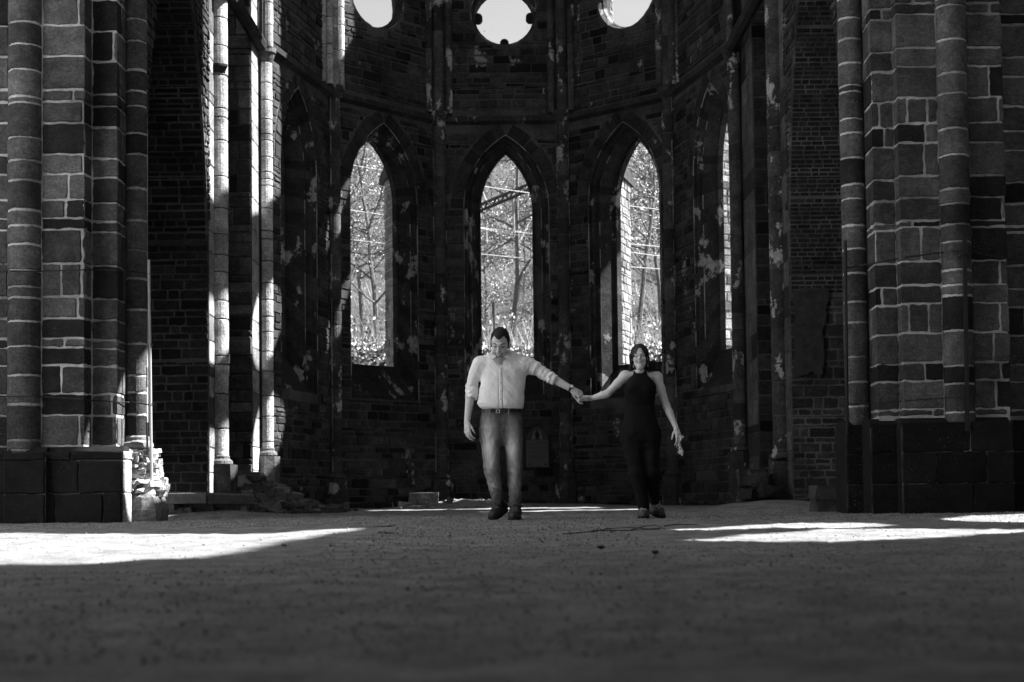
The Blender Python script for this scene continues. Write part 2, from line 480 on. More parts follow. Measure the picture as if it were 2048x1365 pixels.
# ball cusps in the middle round window
a, u, nn, W = panels[0]
for ang in (0, 90, 180, 270):
    t = rad(ang); cu = MB()
    ctr = a + u*(W/2 + 0.09) - nn*0.36 + Vector((0, 0, OC_Z))
    d = u*math.cos(t) + Vector((0, 0, math.sin(t)))
    e = u*-math.sin(t) + Vector((0, 0, math.cos(t)))
    pc = ctr + d*0.50
    n = 18; vs = []
    for dd in (-0.09, 0.09):
        for k in range(n):
            q = 2*math.pi*k/n; vs.append(pc + (d*math.cos(q) + e*math.sin(q))*0.085 + nn*dd)
    fs = [tuple(range(n)), tuple(range(2*n-1, n-1, -1))] + [(k, n+k, n+(k+1) % n, (k+1) % n) for k in range(n)]
    cu.add(vs, fs, 0, 0.05)
    vs = [pc + d*x + e*y + nn*z for x in (0.05, 0.13) for y in (-0.035, 0.035) for z in (-0.085, 0.085)]
    cu.add(vs, [(0,1,3,2), (4,6,7,5), (0,4,5,1), (2,3,7,6), (0,2,6,4), (1,5,7,3)], 0, 0.05)
    cu.build('cusp', M['apse_stone'], apse)
# wall shafts at the corners, in clusters above the string course
for s in (-1, 1):
    for (c, inn) in ((C0, 0.12), (C1, 0.10), (C2, 0.06)):
        q = Vector(sgn(c, s)); ctr = Vector((AX, 23.5)); dr = (ctr-q).normalized()
        p = q + dr*inn*0.6
        face = math.atan2(dr.y, dr.x)
        low = 0.62 if c is not C2 else 0.95
        mb = MB()
        r = 0.115 if c is not C2 else 0.105
        ztop = STR_Z+0.02 if c is not C2 else 7.0
        lit = s == -1 and c is C2; shaft(mb, p, r, low, ztop, rng, (0.26, 0.42) if lit else (0.06, 0.16), face=face, half=math.pi*0.8)  # sunlit shaft gets paler stone: part of its light is in the colour
        base_mould(mb, p, r, low-0.10)
        mb.lathe((p[0], p[1], 0), [(r+0.10, -0.1), (r+0.10, low-0.1), (0.01, low-0.09)], 8, 1, 0.10)
        # capital / corbel at the string course
        mb.lathe((p[0], p[1], ztop), [(r, -0.02), (r+0.02, 0.02), (r+0.05, 0.1), (r+0.07, 0.12), (r+0.07, 0.2), (0.01, 0.2)], 18, 1, 0.10)
        for sg_ in (-1, 1) if c is not C2 else ():
            for q_ in range(26):
                if rng.random() < 0.3: continue
                za_, zb_ = low + (ztop-low)*q_/26, low + (ztop-low)*(q_+1)/26
                an_ = face + sg_*1.45; e_ = Vector((p[0] + math.cos(an_)*(r+0.004), p[1] + math.sin(an_)*(r+0.004), 0))
                mb.tube([e_ + Vector((0, 0, za_)), e_ + Vector((rng.uniform(-0.004, 0.004), 0, (za_+zb_)/2)), e_ + Vector((0, 0, zb_))], [rng.uniform(0.003, 0.012) for _ in range(3)], 5, 2, 0.3, cap=False)  # broken pale line down each side of the shaft
        w = mb.build('wall_shaft', [M['apse_mortar'], M['pale_and_lit_stone' if lit else 'shaft_stone'], M['pale_edge']], apse, smooth=False)
        tdir = Vector((-dr.y, dr.x))
        offs = ((0, r*0.9, 0.0), (-0.20, 0.062, 0.05), (0.20, 0.062, 0.05), (-0.36, 0.05, 0.02), (0.36, 0.05, 0.02)) if c is not C2 else ((-0.10, 0.075, 0.03), (0.11, 0.085, 0.03), (0.32, 0.06, 0.0))
        for (dt, rr, di) in offs:
            sm = MB(); p2 = q + tdir*dt + dr*(inn*0.5+di)
            shaft(sm, p2, rr, ztop+0.18, 12.6 if s < 0 else 13.5, rng, (0.24, 0.4) if s == -1 and c is not C0 else (0.06, 0.16), face=face, n=12, hs=(0.25, 0.7), half=math.pi*0.8)  # left upper shafts made paler to stand in for sunlight
            sm.build('vault_shaft', [M['apse_mortar'], M['pale_and_lit_stone' if s == -1 and c is not C0 else 'shaft_stone']], apse)

# ---- choir bays between the apse and the crossing
def wall_strip(mb, A, B, z0, z1, rng, tones, lens=(0.15, 0.5), hs=(0.08, 0.2), core=0.3, blocked=None, depth=0.02, jit=0.012, dark=0.1, gap=0.014, side=None, zs_=8.8):
    n = inward(A, B) if side is None else side
    Av, Bv = Vector((A[0], A[1], 0)), Vector((B[0], B[1], 0)); U = (Bv-Av).normalized(); N = Vector((n[0], n[1], 0)).normalized()
    L = (Bv-Av).length
    vs = [Av, Bv, Bv - N*core, Av - N*core]
    v2 = [q + Vector((0, 0, z)) for z in (z0, z1) for q in vs]
    mb.add(v2, [(0,1,5,4), (1,2,6,5), (2,3,7,6), (3,0,4,7), (4,5,6,7), (3,2,1,0)], 0, 0.09)
    masonry(mb, plane_map(Av, U, N), 0, L, courses(z0, min(z1, zs_), hs[0], hs[1], rng), lens, gap, depth, rng, tones, blocked, jit=jit, cell=0.13, umax=5, dark=dark)

for s in (-1, 1):
    right = s == 1
    cw = thing('choir_wall', (AX + s*3.9, 19.0, 0), ('right' if right else 'left') + (' choir wall of dark masonry with half columns and brick-lined arch' if right else ' choir wall of dark rubble with sunlit half columns and arch'), 'wall')
    X = lambda x: AX + s*x
    mats = [M['apse_mortar'], M['apse_stone']]; pm = [M['apse_mortar'], M['pale_and_lit_stone' if not right else 'right_pilaster']]  # left pilasters paler: sunlight partly put into the stone colour
    inner = Vector((-s, 0))
    # C2 pilaster
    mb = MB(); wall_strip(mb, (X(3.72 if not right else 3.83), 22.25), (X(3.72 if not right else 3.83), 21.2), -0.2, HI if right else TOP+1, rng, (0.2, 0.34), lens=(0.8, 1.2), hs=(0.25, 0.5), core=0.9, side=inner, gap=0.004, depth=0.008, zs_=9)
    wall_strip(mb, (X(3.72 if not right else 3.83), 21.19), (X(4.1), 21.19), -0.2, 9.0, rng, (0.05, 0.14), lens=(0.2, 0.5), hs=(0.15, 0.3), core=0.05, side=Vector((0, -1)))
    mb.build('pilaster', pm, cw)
    # recessed bay wall with openings, unseen upper ones placed to light the left wall
    mb = MB(); rev = []
    c = 0.95
    st = [(0.36, 2.2, 4.9, 5.7, 0.0), (0.30, 2.4, 4.9, 5.6, 0.2), (0.30, 2.45, 4.9, 5.6, 0.6)]
    cb = 0.80
    oc = [(cb, OC_Z+0.5, 0.80, 0.74), (cb, OC_Z+2.25, 0.80, 0.74)] if right else []
    Aw, Bw = (X(4.06), 21.2), (X(4.06), 19.3)
    aa, uu, n3, W = facet(mb, rev, Aw, Bw, inner, HI if right else TOP+1, 0.6, [(c, st), (cb, [(0.6, 13.0, 17.8, 18.6, 0.0), (0.6, 13.0, 17.8, 18.6, 0.6)])] if right else [], oc)
    masonry(mb, plane_map(aa, uu, n3), 0, W, courses(-0.1, 8.5, 0.08, 0.2, rng), (0.15, 0.5), 0.014, 0.02, rng, APSE_T,
            block_fn([(c, 0.36, 2.2, 4.9, 5.7, 0.02)] if right else [], oc and [(o[0], o[1], o[2]) for o in oc]), jit=0.012, cell=0.13, umax=5)
    w = mb.build('wall_panel', mats, cw)
    for r_ in rev: r = r_.build('window_surround', mats + [M['pale_edge']], w); r.location = (0, 0, 0)
    # C3 pilaster + shaft
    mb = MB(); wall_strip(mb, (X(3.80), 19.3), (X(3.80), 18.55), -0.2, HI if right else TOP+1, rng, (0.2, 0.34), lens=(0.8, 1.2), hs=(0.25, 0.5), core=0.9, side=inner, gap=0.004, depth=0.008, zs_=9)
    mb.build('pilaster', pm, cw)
    p = (X(3.76), 18.98); mb = MB()
    face = math.atan2(-p[1]*1.0, -s*3.0-p[0]*0.0)
    shaft(mb, p, 0.12, 0.75, 12.9, rng, (0.24, 0.40) if not right else (0.06, 0.15), face=math.atan2(-0.7, -s*0.7), half=math.pi*0.75, hs=(0.22, 0.5))  # left column toned paler to look sunlit
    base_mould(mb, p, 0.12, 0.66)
    mb.build('half_column', [M['apse_mortar'], M['shaft_stone' if right else 'pale_and_lit_stone']], cw)
    mb = MB()                                # broken base below the half column
    mb.box((p[0], p[1], 0.28), (0.36, 0.36, 0.74), 1, 0.11, jit=0.03, rng=rng)
    mb.box((p[0]-s*0.02, p[1]-0.04, 0.06), (0.5, 0.5, 0.34), 1, 0.09, jit=0.03, rng=rng)
    mb.build('column_base', mats, cw)
    if not right:                            # a stub of ledge left on the shaft
        zl = P(440, 135, 18.9).z; mb = MB()
        mb.lathe((p[0], p[1], zl), [(0.12, -0.10), (0.15, -0.03), (0.18, 0.0), (0.18, 0.03), (0.12, 0.05)], 14, 1, 0.08, -2.6, -0.6)
        mb.build('ledge', mats, cw)
    # arch between C3 and the crossing pier: wall plane with a pointed opening
    ya, yb = 18.52, 15.25
    mb = MB()
    half = (ya-yb)/2; cy = (ya+yb)/2; zs, za = 3.0, 7.6
    thick = 1.5
    arch = outline_lancet(0, half, -0.3, zs, za, 14)
    def ap(u, v, d): return Vector((X(3.80+d), cy + u, v))
    ocs = [[(q[0], max(q[1], 8.48)) for q in outline_circle(17.1-16.885, 9.1, 1.2)]] if right else []
    zt = HI if right else TOP+1
    outer = [(-half-0.3, -0.3)] + [(-half, -0.3)] + arch[1:-1] + [(half, -0.3), (half+0.025, -0.3), (half+0.025, zt), (-half-0.3, zt)]
    sp = lambda d: (SD.y/SD.x*d, SD.z/SD.x*d)       # unseen opening splayed along the sun ray to light the left pier's foot
    for d in (0, thick):
        loops = [[Vector((q[0], q[1], 0)) for q in outer]] + [[Vector((q[0]+sp(d)[0], q[1]+sp(d)[1], 0)) for q in o] for o in ocs]
        flat = [q for l in loops for q in l]
        mb.add([ap(q.x, q.y, d) for q in flat], tessellate_polygon(loops), 0, 0.08)
    n = len(outer)
    mb.add([ap(q[0], q[1], d) for q in outer for d in (0, thick)], [(2*i, 2*((i+1) % n), 2*((i+1) % n)+1, 2*i+1) for i in range(n)], 0, 0.08)
    for o in ocs:
        n = len(o); mb.add([ap(q[0]+sp(d)[0], q[1]+sp(d)[1], d) for q in o for d in (0, thick)], [(2*i, 2*((i+1) % n), 2*((i+1) % n)+1, 2*i+1) for i in range(n)], 0, 0.08)
    # rough rubble on the wall face round the arch
    def blk(va, vb):
        h = lancet_half(half, zs, za, va); r = [(half-h, half+h+0.0)] if h > 0 else []
        for o in ocs: r.append((half+0.2-1.25, half+0.2+1.25)) if va < 10.3 and vb > 7.9 else None
        return r
    nrm = Vector((-s, 0, 0))
    def mpf(u, v): return Vector((X(3.80), cy + (u-half), v)), nrm
    masonry(mb, mpf, 0, 2*half, courses(-0.1, 9.0, 0.05, 0.13, rng), (0.08, 0.25), 0.012, 0.03, rng, (0.05, 0.13), blk, jit=0.02, cell=0.1, umax=3)
    mb.build('arch_wall', mats, cw)
    # the jamb and soffit of the arch, faced with brick (right) or rubble (left)
    H = za-zs; R = (half*half+H*H)/(2*half); t1 = math.atan2(H, R-half)
    sl_ = zs + 0.3
    def soffit(u, v):                        # u into the wall (depth), v up the jamb then along the soffit
        v2 = v - zs
        if v2 <= 0: return Vector((X(3.80+u), ya, v)), Vector((0, -1, 0))
        t = v2/R
        y = cy + (half-R) + R*math.cos(t); z = zs + R*math.sin(t)
        return Vector((X(3.80+u), y, z)), Vector((0, -math.cos(t), -math.sin(t)))
    mb = MB()
    nz_ = 40; vs_ = []
    for j_ in range(nz_+1):
        v_ = -0.2 + (zs + R*t1*0.99 + 0.2)*j_/nz_
        for u_ in (0.0, thick):
            p_, n_ = soffit(u_, v_); vs_.append(p_ + n_*0.001)
    zq_ = P(1630, 590, 18.5).z if right else 3.55
    for j_ in range(nz_): mb.add(vs_[2*j_:2*j_+4], [(0, 1, 3, 2)], 0, 0.1)
    if right:
        zb = P(1630, 590, 18.5).z
        masonry(mb, soffit, 0.02, thick, courses(zb, zs + R*t1*0.98, 0.05, 0.066, rng), (0.09, 0.21), 0.004, 0.009, rng, (0.03, 0.08), jit=0.004, cell=0.2, umax=2)
        masonry(mb, soffit, 0.0, thick, courses(-0.1, zb-0.03, 0.07, 0.17, rng), (0.1, 0.35), 0.012, 0.010, rng, (0.05, 0.15), jit=0.013, cell=0.12, umax=4)
        mb.build('brick_jamb', [M['brick_mortar'], M['brick'], M['plinth_stone']], cw)
        pl = MB(); pr = random.Random(5)     # a patch of old plaster on the jamb
        vs = []; fs = []; nx, nz = 8, 14
        for j in range(nz+1):
            for i in range(nx+1):
                fx, fz = i/nx, j/nz
                ed = 0.06*mnoise.noise((fz*5, i*3.1, 2)) * (1 if i in (0, nx) else 0.3)
                x = 3.84 + fx*(0.46 - 0.1*(1-fz)) + ed; z = 1.75 + fz*1.12 + (0.12*mnoise.noise((fx*4, j*2.0, 7)) if j in (0, nz) else 0)
                vs.append((X(x), ya-0.045 - 0.012*mnoise.noise((fx*3, fz*6, 1)), z))
        for j in range(nz):
            for i in range(nx): fs.append((j*(nx+1)+i, j*(nx+1)+i+1, (j+1)*(nx+1)+i+1, (j+1)*(nx+1)+i))
        pl.add(vs, fs, 0, 0.1); pl.build('plaster_patch', M['render_plaster'], cw)
    else:
        masonry(mb, soffit, 0.02, thick, courses(3.6, zs + R*t1*0.98, 0.06, 0.12, rng), (0.12, 0.4), 0.016, 0.02, rng, (0.025, 0.07), jit=0.008, cell=0.15, umax=3)
        masonry(mb, soffit, 0.0, thick, courses(-0.1, 3.55, 0.07, 0.15, rng), (0.12, 0.4), 0.010, 0.010, rng, (0.04, 0.12), jit=0.012, cell=0.15, umax=3)
        mb.build('rubble_jamb', [M['brick_mortar'], M['brick'], M['plinth_stone']], cw)
    mb = MB()                                # unseen back of the recess, added to darken it
    mb.box((X(5.45), 16.9, 6.3), (0.3, 4.2, 13.2), 0, 0.07)
    if right:
        mb = MB()
        mb.box((X(5.45), 16.9, 4.0), (0.3, 4.2, 8.2), 0, 0.07)
    mb.build('recess_shade_wall', M['apse_stone'], cw)
    # side arch rib springing from the corbel
    zc = 7.22; mb = MB(); pts = []
    for i in range(9):
        t = i/8; pts.append(Vector((X(3.66 - 0.04*t), 22.0 - 3.2*t, zc - 0.15*t)))
    mb.tube(pts, [0.10]*9, 8, 0, 0.07); mb.build('arch_rib', M['apse_stone'], cw)
    pts = [Vector((X(3.62), 22.3, zc+0.05)), Vector((X(3.3), 23.7, zc+0.35)), Vector((X(3.0), 24.95, zc+0.6))]

# ---- crossing piers
def groove_core(mb, pts, back, z0, z1):
    """mortar core: extruded stepped plan"""
    poly = [Vector((p[0], p[1], 0)) for p in pts] + [Vector((p[0], p[1], 0)) for p in back]
    n = len(poly)
    mb.add([q + Vector((0, 0, z)) for z in (z0, z1) for q in poly], [(i, (i+1) % n, n+(i+1) % n, n+i) for i in range(n)], 0, 0.4)
    mb.add([q + Vector((0, 0, z1)) for q in poly], tessellate_polygon([poly]), 0, 0.3)
PZ = 7.4
def xy(px, Y, py=900): q = P(px, py, Y); return (q.x, q.y)
def build_pier(right):
    pr = random.Random(31 if right else 17)
    if right:
        A_c, A_r = xy(1717, 15.0), 0.122
        B_c, B_r = xy(1921, 14.40), 0.150
        g1 = [xy(1741, 15.0), xy(1760, 14.55), xy(1803, 14.55)]
        g2 = [xy(1803, 14.55), xy(1812, 14.38), xy(1892, 14.38)]
        g3 = [xy(1951, 14.38), xy(2022, 14.38), xy(2017, 14.75)]
        g4 = [xy(2017, 14.75), xy(2110, 14.75)]
        groups = [g1, g2, g3, g4]
        back = [(g4[-1][0], 15.4), (A_c[0]-0.02, 15.4), (A_c[0]-0.02, 15.0)]
        front = g1 + g2[1:] + g3 + g4[1:]
        flip = 1; lo_px = (1690, 2060)
        lab = 'tall right crossing pier of dark blocks with white mortar, conduit strapped to its column'
    else:
        A_c, A_r = xy(273, 15.0), 0.108
        B_c, B_r = xy(49, 14.42), 0.165
        g1 = [xy(183, 14.6), xy(233, 14.6), xy(252, 14.95)]
        g2 = [xy(82, 14.4), xy(167, 14.4), xy(182, 14.6)]
        g3 = [xy(-60, 14.4), xy(17, 14.4)]
        groups = [g3, g2, g1]
        front = g3 + g2 + g1[1:]
        back = [(A_c[0]+0.02, 15.0), (A_c[0]+0.02, 15.4), (g3[0][0], 15.4)]
        lab = 'tall left crossing pier of dark blocks with white mortar and sunlit inner foot'
        flip = 1
    t = thing('crossing_pier', (A_c[0], 14.7, 0), lab, 'pier')
    zpl = 0.98 if right else 0.78
    mb = MB(); groove_core(mb, front, back, 0, 13.5)
    crs_all = courses(zpl, PZ, 0.16, 0.35, pr)
    for gi, g in enumerate(groups):
        mp, L = poly_map(g, flip)
        wide = L[-1] > 0.4
        for cr in crs_all:
            c2 = (cr[0], cr[1])
            masonry(mb, mp, 0, L[-1], [c2], (0.2, 0.62) if wide else (0.24, 0.6), 0.014, 0.014, pr, (0.05, 0.15), jit=0.014, breaks=L[1:-1], cell=0.07, dark=0.14)
    mb.box(((front[0][0]+front[-1][0])/2, 15.0, 10.4), (abs(front[-1][0]-front[0][0])-0.05, 0.9, 6.0), 1, 0.09)
    mb.build('pier_core', [M['pier_mortar'], M['pier_stone']], t)
    for (c, r) in ((A_c, A_r), (B_c, B_r)):
        mb = MB(); mb.lathe((c[0], c[1], 0), [(r, 0.3), (r, 13.4)], 20, 0, 0.4)
        mp, L = arc_map(c, r, -math.pi/2-1.75, -math.pi/2+1.75)
        zb = zpl - 0.14
        masonry(mb, mp, 0, L, courses(zb, PZ, 0.15, 0.37, pr), (5, 6), 0.014, 0.010, pr, (0.06, 0.15), jit=0.010, cell=0.03, umax=16, dark=0.1)
        mb.build('half_column', [M['pier_mortar'], M['pier_stone']], t)
    # plinth: large dark blocks following the steps of the pier
    mb = MB()
    if right: bl = [(1691, 1744, 14.84, 15.3), (1741, 1806, 14.47, 15.2), (1803, 2027, 14.27, 15.1), (2022, 2110, 14.66, 15.2)]
    else: bl = [(-60, 246, 14.29, 14.58), (8, 92, 14.21, 14.45)]
    cz = courses(-0.02, zpl-0.06, 0.25, 0.34, pr)
    for k_, (pa, pb, y0, y1) in enumerate(bl):
        x0, x1 = xy(pa, y0)[0], xy(pb, y0)[0]; z = zpl - 0.05 - 0.004*k_
        masonry(mb, plane_map((x0, y0-0.02, 0), (1, 0, 0), (0, -1, 0)), 0, x1-x0, cz, (0.3, 0.8), 0.006, 0.012, pr, (0.018, 0.04), jit=0.012, cell=0.1)
        if not right and k_ == 0: masonry(mb, plane_map((x1+0.005, y0, 0), (0, 1, 0), (1, 0, 0)), 0, y1-y0, cz, (0.5, 0.8), 0.006, 0.012, pr, (0.36, 0.5), jit=0.008, cell=0.1, mat=2)  # inner side face coloured paler to read as sunlit
        vs = [(x0, y0, -0.1), (x1, y0, -0.1), (x1, y1, -0.1), (x0, y1, -0.1), (x0, y0, z-0.06), (x1, y0, z-0.06), (x1, y1, z-0.06), (x0, y1, z-0.06),
              (x0+0.02, y0+0.1, z+0.04), (x1-0.02, y0+0.1, z+0.04), (x1-0.02, y1, z+0.04), (x0+0.02, y1, z+0.04)]
        mb.add(vs, [(0,1,5,4)], 0, 0.05); mb.add(vs, [(1,2,6,5), (2,3,7,6), (3,0,4,7)], 1, 0.03); mb.add(vs, [(4,5,9,8), (5,6,10,9), (6,7,11,10), (7,4,8,11), (8,9,10,11)], 1, 0.03)
    mb.build('plinth', [M['plinth_mortar'], M['plinth_stone'], M['pale_and_lit_stone']], t)
    if not right:                            # crumbled base of the inner half column
        mb = MB()
        base_mould(mb, A_c, A_r+0.01, zpl-0.02, 0.2)
        for k in range(150):
            zz = pr.uniform(0.30, 0.74); w = 0.17 + (0.74-zz)*0.10 + (0.06 if zz < 0.42 else 0)
            an = pr.uniform(-2.7, 0.5)
            c = (A_c[0] + 0.02 + w*math.cos(an)*0.95, A_c[1] + w*math.sin(an)*0.9, zz)
            mb.box(c, (pr.uniform(0.05, 0.13), pr.uniform(0.05, 0.12), pr.uniform(0.025, 0.07)), 0, pr.uniform(0.3, 0.6), Matrix.Rotation(pr.uniform(0, 3), 3, 'Z'), 0.014, pr)
        mb.lathe((A_c[0]+0.02, A_c[1], 0), [(0.22, 0.2), (0.15, 0.75), (0.01, 0.75)], 14, 0, 0.2)
        mb.build('crumbled_base', M['ext_stone'], t)
        mb = MB()
        rs = random.Random(8); vs = []
        fx, fy = A_c[0]+0.03, A_c[1]-0.05
        prof = [(0.33, -0.05), (0.32, 0.12), (0.27, 0.25), (0.2, 0.31), (0.01, 0.33)]
        n = 16
        for (r_, z_) in prof:
            for k in range(n):
                q = 2*math.pi*k/n; e = 1 + 0.13*mnoise.noise((math.cos(q)*1.7, math.sin(q)*1.7, z_*4)); 
                sq = 1/max(abs(math.cos(q)), abs(math.sin(q)))**0.75
                vs.append((fx + r_*math.cos(q)*e*sq*0.86, fy + r_*math.sin(q)*e*sq*0.9, z_))
        mb.add(vs, [(i*n+k, i*n+(k+1) % n, (i+1)*n+(k+1) % n, (i+1)*n+k) for i in range(len(prof)-1) for k in range(n)], 0, 0.16)
        mb.build('foot_stone', M['ext_stone'], t)
    return t, A_c, B_c
pierL, LA, LB = build_pier(False)
pierR, RA, RB = build_pier(True)

# ---- walls mostly unseen, added to shape light; holes cut to cast the floor pools
def ground_pt(px, py):
    d = _f + _r*((px-1024)/F) + _u*((682.5+SHIFT-py)/F)
    q = CAM + d*(-CAM.z/d.z)
    return q
HX = 9.5
def up_wall(px, py):                         # where the sun ray that reaches this floor point passes the wall
    q = ground_pt(px, py); t = (HX-q.x)/SD.x
    return (q.y + t*SD.y, t*SD.z)
POOLS = [
    [(1262,1081.5),(1350,1076),(1410,1070.5),(1480,1065),(1600,1061),(1750,1059),(1950,1058),(2048,1058.5),(2075,1060),(2048,1062.5),(1960,1070),(1850,1078),(1700,1083),(1500,1084),(1420,1084.3),(1340,1084)],
    [(1225,1064),(1335,1058.3),(1420,1052.5),(1540,1047),(1640,1045.5),(1720,1047.5),(1790,1051),(1700,1054),(1600,1056),(1500,1058.5),(1380,1062)],
    [(1818,1041),(1880,1033.5),(1980,1029),(2120,1026),(2120,1042.5),(1980,1045),(1880,1044)],
    [(-420,1075),(-200,1070),(0,1066),(150,1069),(300,1070.5),(450,1068),(600,1060),(742,1053),(700,1062),(640,1071),(560,1084),(450,1108),(380,1117),(200,1125),(0,1131),(-200,1134),(-420,1137)],
]
tw = thing('light_shaping_wall', (HX, 5, 0), 'dark stone wall at the right edge, its unseen part cut with light-shaping holes', 'wall')
mb = MB()
holes = [[up_wall(*q) for q in p] for p in POOLS]
outer = [(-9, -0.3), (15.4, -0.3), (15.4, 18.5), (11, 18.9), (6, 18.2), (1, 18.8), (-9, 18)]
for d in (0, 0.25):
    loops = [[Vector((q[0], q[1], 0)) for q in outer]] + [[Vector((q[0], q[1], 0)) for q in h] for h in holes]
    flat = [q for l in loops for q in l]
    mb.add([(HX+d, q.x, q.y) for q in flat], tessellate_polygon(loops), 0, 0.09)
for h in holes + [outer]:
    n = len(h); mb.add([(HX+d, q[0], q[1]) for q in h for d in (0, 0.25)], [(2*i, 2*((i+1) % n), 2*((i+1) % n)+1, 2*i+1) for i in range(n)], 0, 0.09)
mb.box(((HX+5.15)/2, 15.55, 6.6), (HX-5.15, 0.5, 13.4), 0, 0.07)
rngT = random.Random(3)
masonry(mb, plane_map((4.9, 15.29, 0), (1, 0, 0), (0, -1, 0)), 0, 1.6, courses(-0.02, 6.5, 0.2, 0.4, rngT), (0.3, 0.7), 0.012, 0.015, rngT, (0.03, 0.07), mat=0)
mb.build('wall_panel', M['apse_stone'], tw)
tl = MB()
tl.box((-9.7, 10.6, 7.2), (0.4, 10.4, 15), 0, 0.7)  # unseen pale wall, added to bounce sun onto the people and floor
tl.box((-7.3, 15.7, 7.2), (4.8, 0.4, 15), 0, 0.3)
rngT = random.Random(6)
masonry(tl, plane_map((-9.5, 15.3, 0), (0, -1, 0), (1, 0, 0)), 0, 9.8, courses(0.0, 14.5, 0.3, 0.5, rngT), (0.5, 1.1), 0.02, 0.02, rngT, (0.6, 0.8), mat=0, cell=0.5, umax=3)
tl = tl.build('light_shaping_wall', M['pale_and_lit_stone'])
tag(tl, 'unseen pale wall added beyond the left crossing pier to bounce sunlight', 'wall')

nv = MB()  # unseen roof and side walls added to shade the near floor
nv.box((0, -5.5, 7.4), (17, 22.8, 0.5), 0, 0.09)
for sg in (-1, 1): nv.box((sg*8.3, -5.7, 3.5), (0.4, 22.2, 7.6), 0, 0.09)
nv = nv.build('shade_vault', M['apse_stone']); tag(nv, 'unseen vault added to darken the near floor', 'vault')

# ---- buttresses outside, at the corners of the apse
for s in (-1, 1):
    for (c, nxt, prv) in ((C0, C1, None), (C1, C2, C0)):
        q = Vector((AX + s*c[0], c[1], 0))
        na = -Vector(inward(sgn(c, s), sgn(nxt, s))).to_3d()
        nb = -Vector(inward(sgn(prv, s) if prv else sgn(c, -s), sgn(c, s))).to_3d()
        dr = (na+nb).normalized(); sd = Vector((-dr.y, dr.x, 0))
        rb = random.Random(40 + int(c[0]*10) + s); mb = MB()
        for (w, L0, L1, z0, z1) in ((0.66, 0.55, 2.0, -0.3, 6.0), (0.56, 0.55, 1.3, 6.0, 12.8)) if s == 1 and prv else ((1.28, 0.55, 2.32, -0.3, 6.5), (1.0, 0.55, 1.75, 6.5, 12.8)) if s == 1 else ((1.10, 0.55, 2.2, -0.3, 6.5), (0.85, 0.55, 1.55, 6.5, 12.8)) if not (s == -1 and not prv) else ((0.95, 0.55, 1.8, -0.3, 6.5), (0.8, 0.55, 1.3, 6.5, 12.8)):
            pts = [q + dr*L0 + sd*w/2, q + dr*L1 + sd*w/2, q + dr*L1 - sd*w/2, q + dr*L0 - sd*w/2]
            vs = [p + Vector((0, 0, z)) for z in (z0, z1) for p in pts]
            mb.add(vs, [(0,1,5,4), (1,2,6,5), (2,3,7,6), (3,0,4,7), (4,5,6,7), (3,2,1,0)], 0, 0.4)
            for (a_, b_, n_) in ((pts[0], pts[1], sd), (pts[3], pts[2], -sd)):
                masonry(mb, plane_map(a_, (b_-a_).normalized(), n_), 0, (b_-a_).length, courses(max(z0, 0), z1-0.01, 0.10, 0.2, rb), (0.18, 0.5), 0.016, 0.025, rb, (0.14, 0.26), jit=0.014, cell=0.12, umax=4, dark=0.06)
        # weathering and projecting cap stone
        w, Lc = (1.42, 2.48) if s == 1 else (1.24, 2.36) if not (s == -1 and not prv) else (1.08, 1.95)
        if s == 1 and prv: w, Lc = 0.7, 2.05
        cc = []
        for (L, z) in ((1.3, 6.9), (1.3, 6.5), (Lc, 6.42), (Lc, 6.56)):
            for sg in (1, -1): cc.append(q + dr*L + sd*sg*w/2 + Vector((0, 0, z)))
        cap = MB(); cap.add(cc, [(0,2,4,6), (7,5,3,1), (0,6,7,1), (6,4,5,7), (4,2,3,5), (2,0,1,3)], 0, 0.12)
        where = {(-1, 0): 'shaded buttress outside the left pointed window', (1, 0): 'sunlit buttress outside the right pointed window', (-1, 1): 'buttress outside the far left corner of the apse', (1, 1): 'bright sunlit buttress outside the narrow window slit on the right'}[(s, 0 if prv is None else 1)]
        b = thing('buttress', (q.x + dr.x*1.2, q.y + dr.y*1.2, 0), where, 'buttress', 'buttresses outside the apse')
        mb.build('buttress_shaft', [M['ext_mortar'], M['ext_stone']], b); cap.build('cap_stone', M['apse_stone'], b)

# ---- ground
def smooth01(x): x = max(0.0, min(1.0, x)); return x*x*(3-2*x)
def mound(x, y):
    h = 0.0
    d = math.hypot((x + 4.0)/1.5, (y - 20.6)/2.1); h += 0.50*smooth01(1-d)*(1 + 0.25*mnoise.noise((x*3, y*3, 4)) + 0.1*mnoise.noise((x*9, y*9, 4)))
    d = math.hypot((x + 3.5)/1.0, (y - 16.9)/1.6); h += 0.10*max(0, 1-d)
    d = math.hypot((x - 3.4)/1.3, (y - 18.4)/3.0); h += 0.12*smooth01(1-d)
    d = math.hypot((x + 0.2)/3.2, (y - 26.6)/1.6); h += 0.06*max(0, 1-d)
    d = math.hypot((x + 0.85)/1.25, (y - 25.4)/1.2); h += 0.13*max(0, 1-d)*(1 + 0.5*mnoise.noise((x*4, y*4, 1)))
    return h
def gz(x, y):
    if -10 < x < 10 and 0.5 < y < 27:
        n = 0.011*mnoise.noise((x*1.6, y*1.6, 0)) + 0.007*mnoise.noise((x*5, y*5, 3.0))
        if abs(x) < 6 and y < 18.2: n += 0.0055*mnoise.noise((x*13, y*13, 5.0)) + 0.0035*mnoise.noise((x*29, y*29, 7.0))
        return n*smooth01(y/3) + mound(x, y)
    return 0.0
mb = MB()
def spaced(vals): return sorted(set(round(v, 4) for v in vals))
xs = spaced([-400, -150, -60, -30, -18, -12] + [-9 + 0.12*i for i in range(26)] + [-5.95 + 0.034*i for i in range(351)] + [6 + 0.12*i for i in range(26)] + [12, 18, 30, 60, 150, 400])
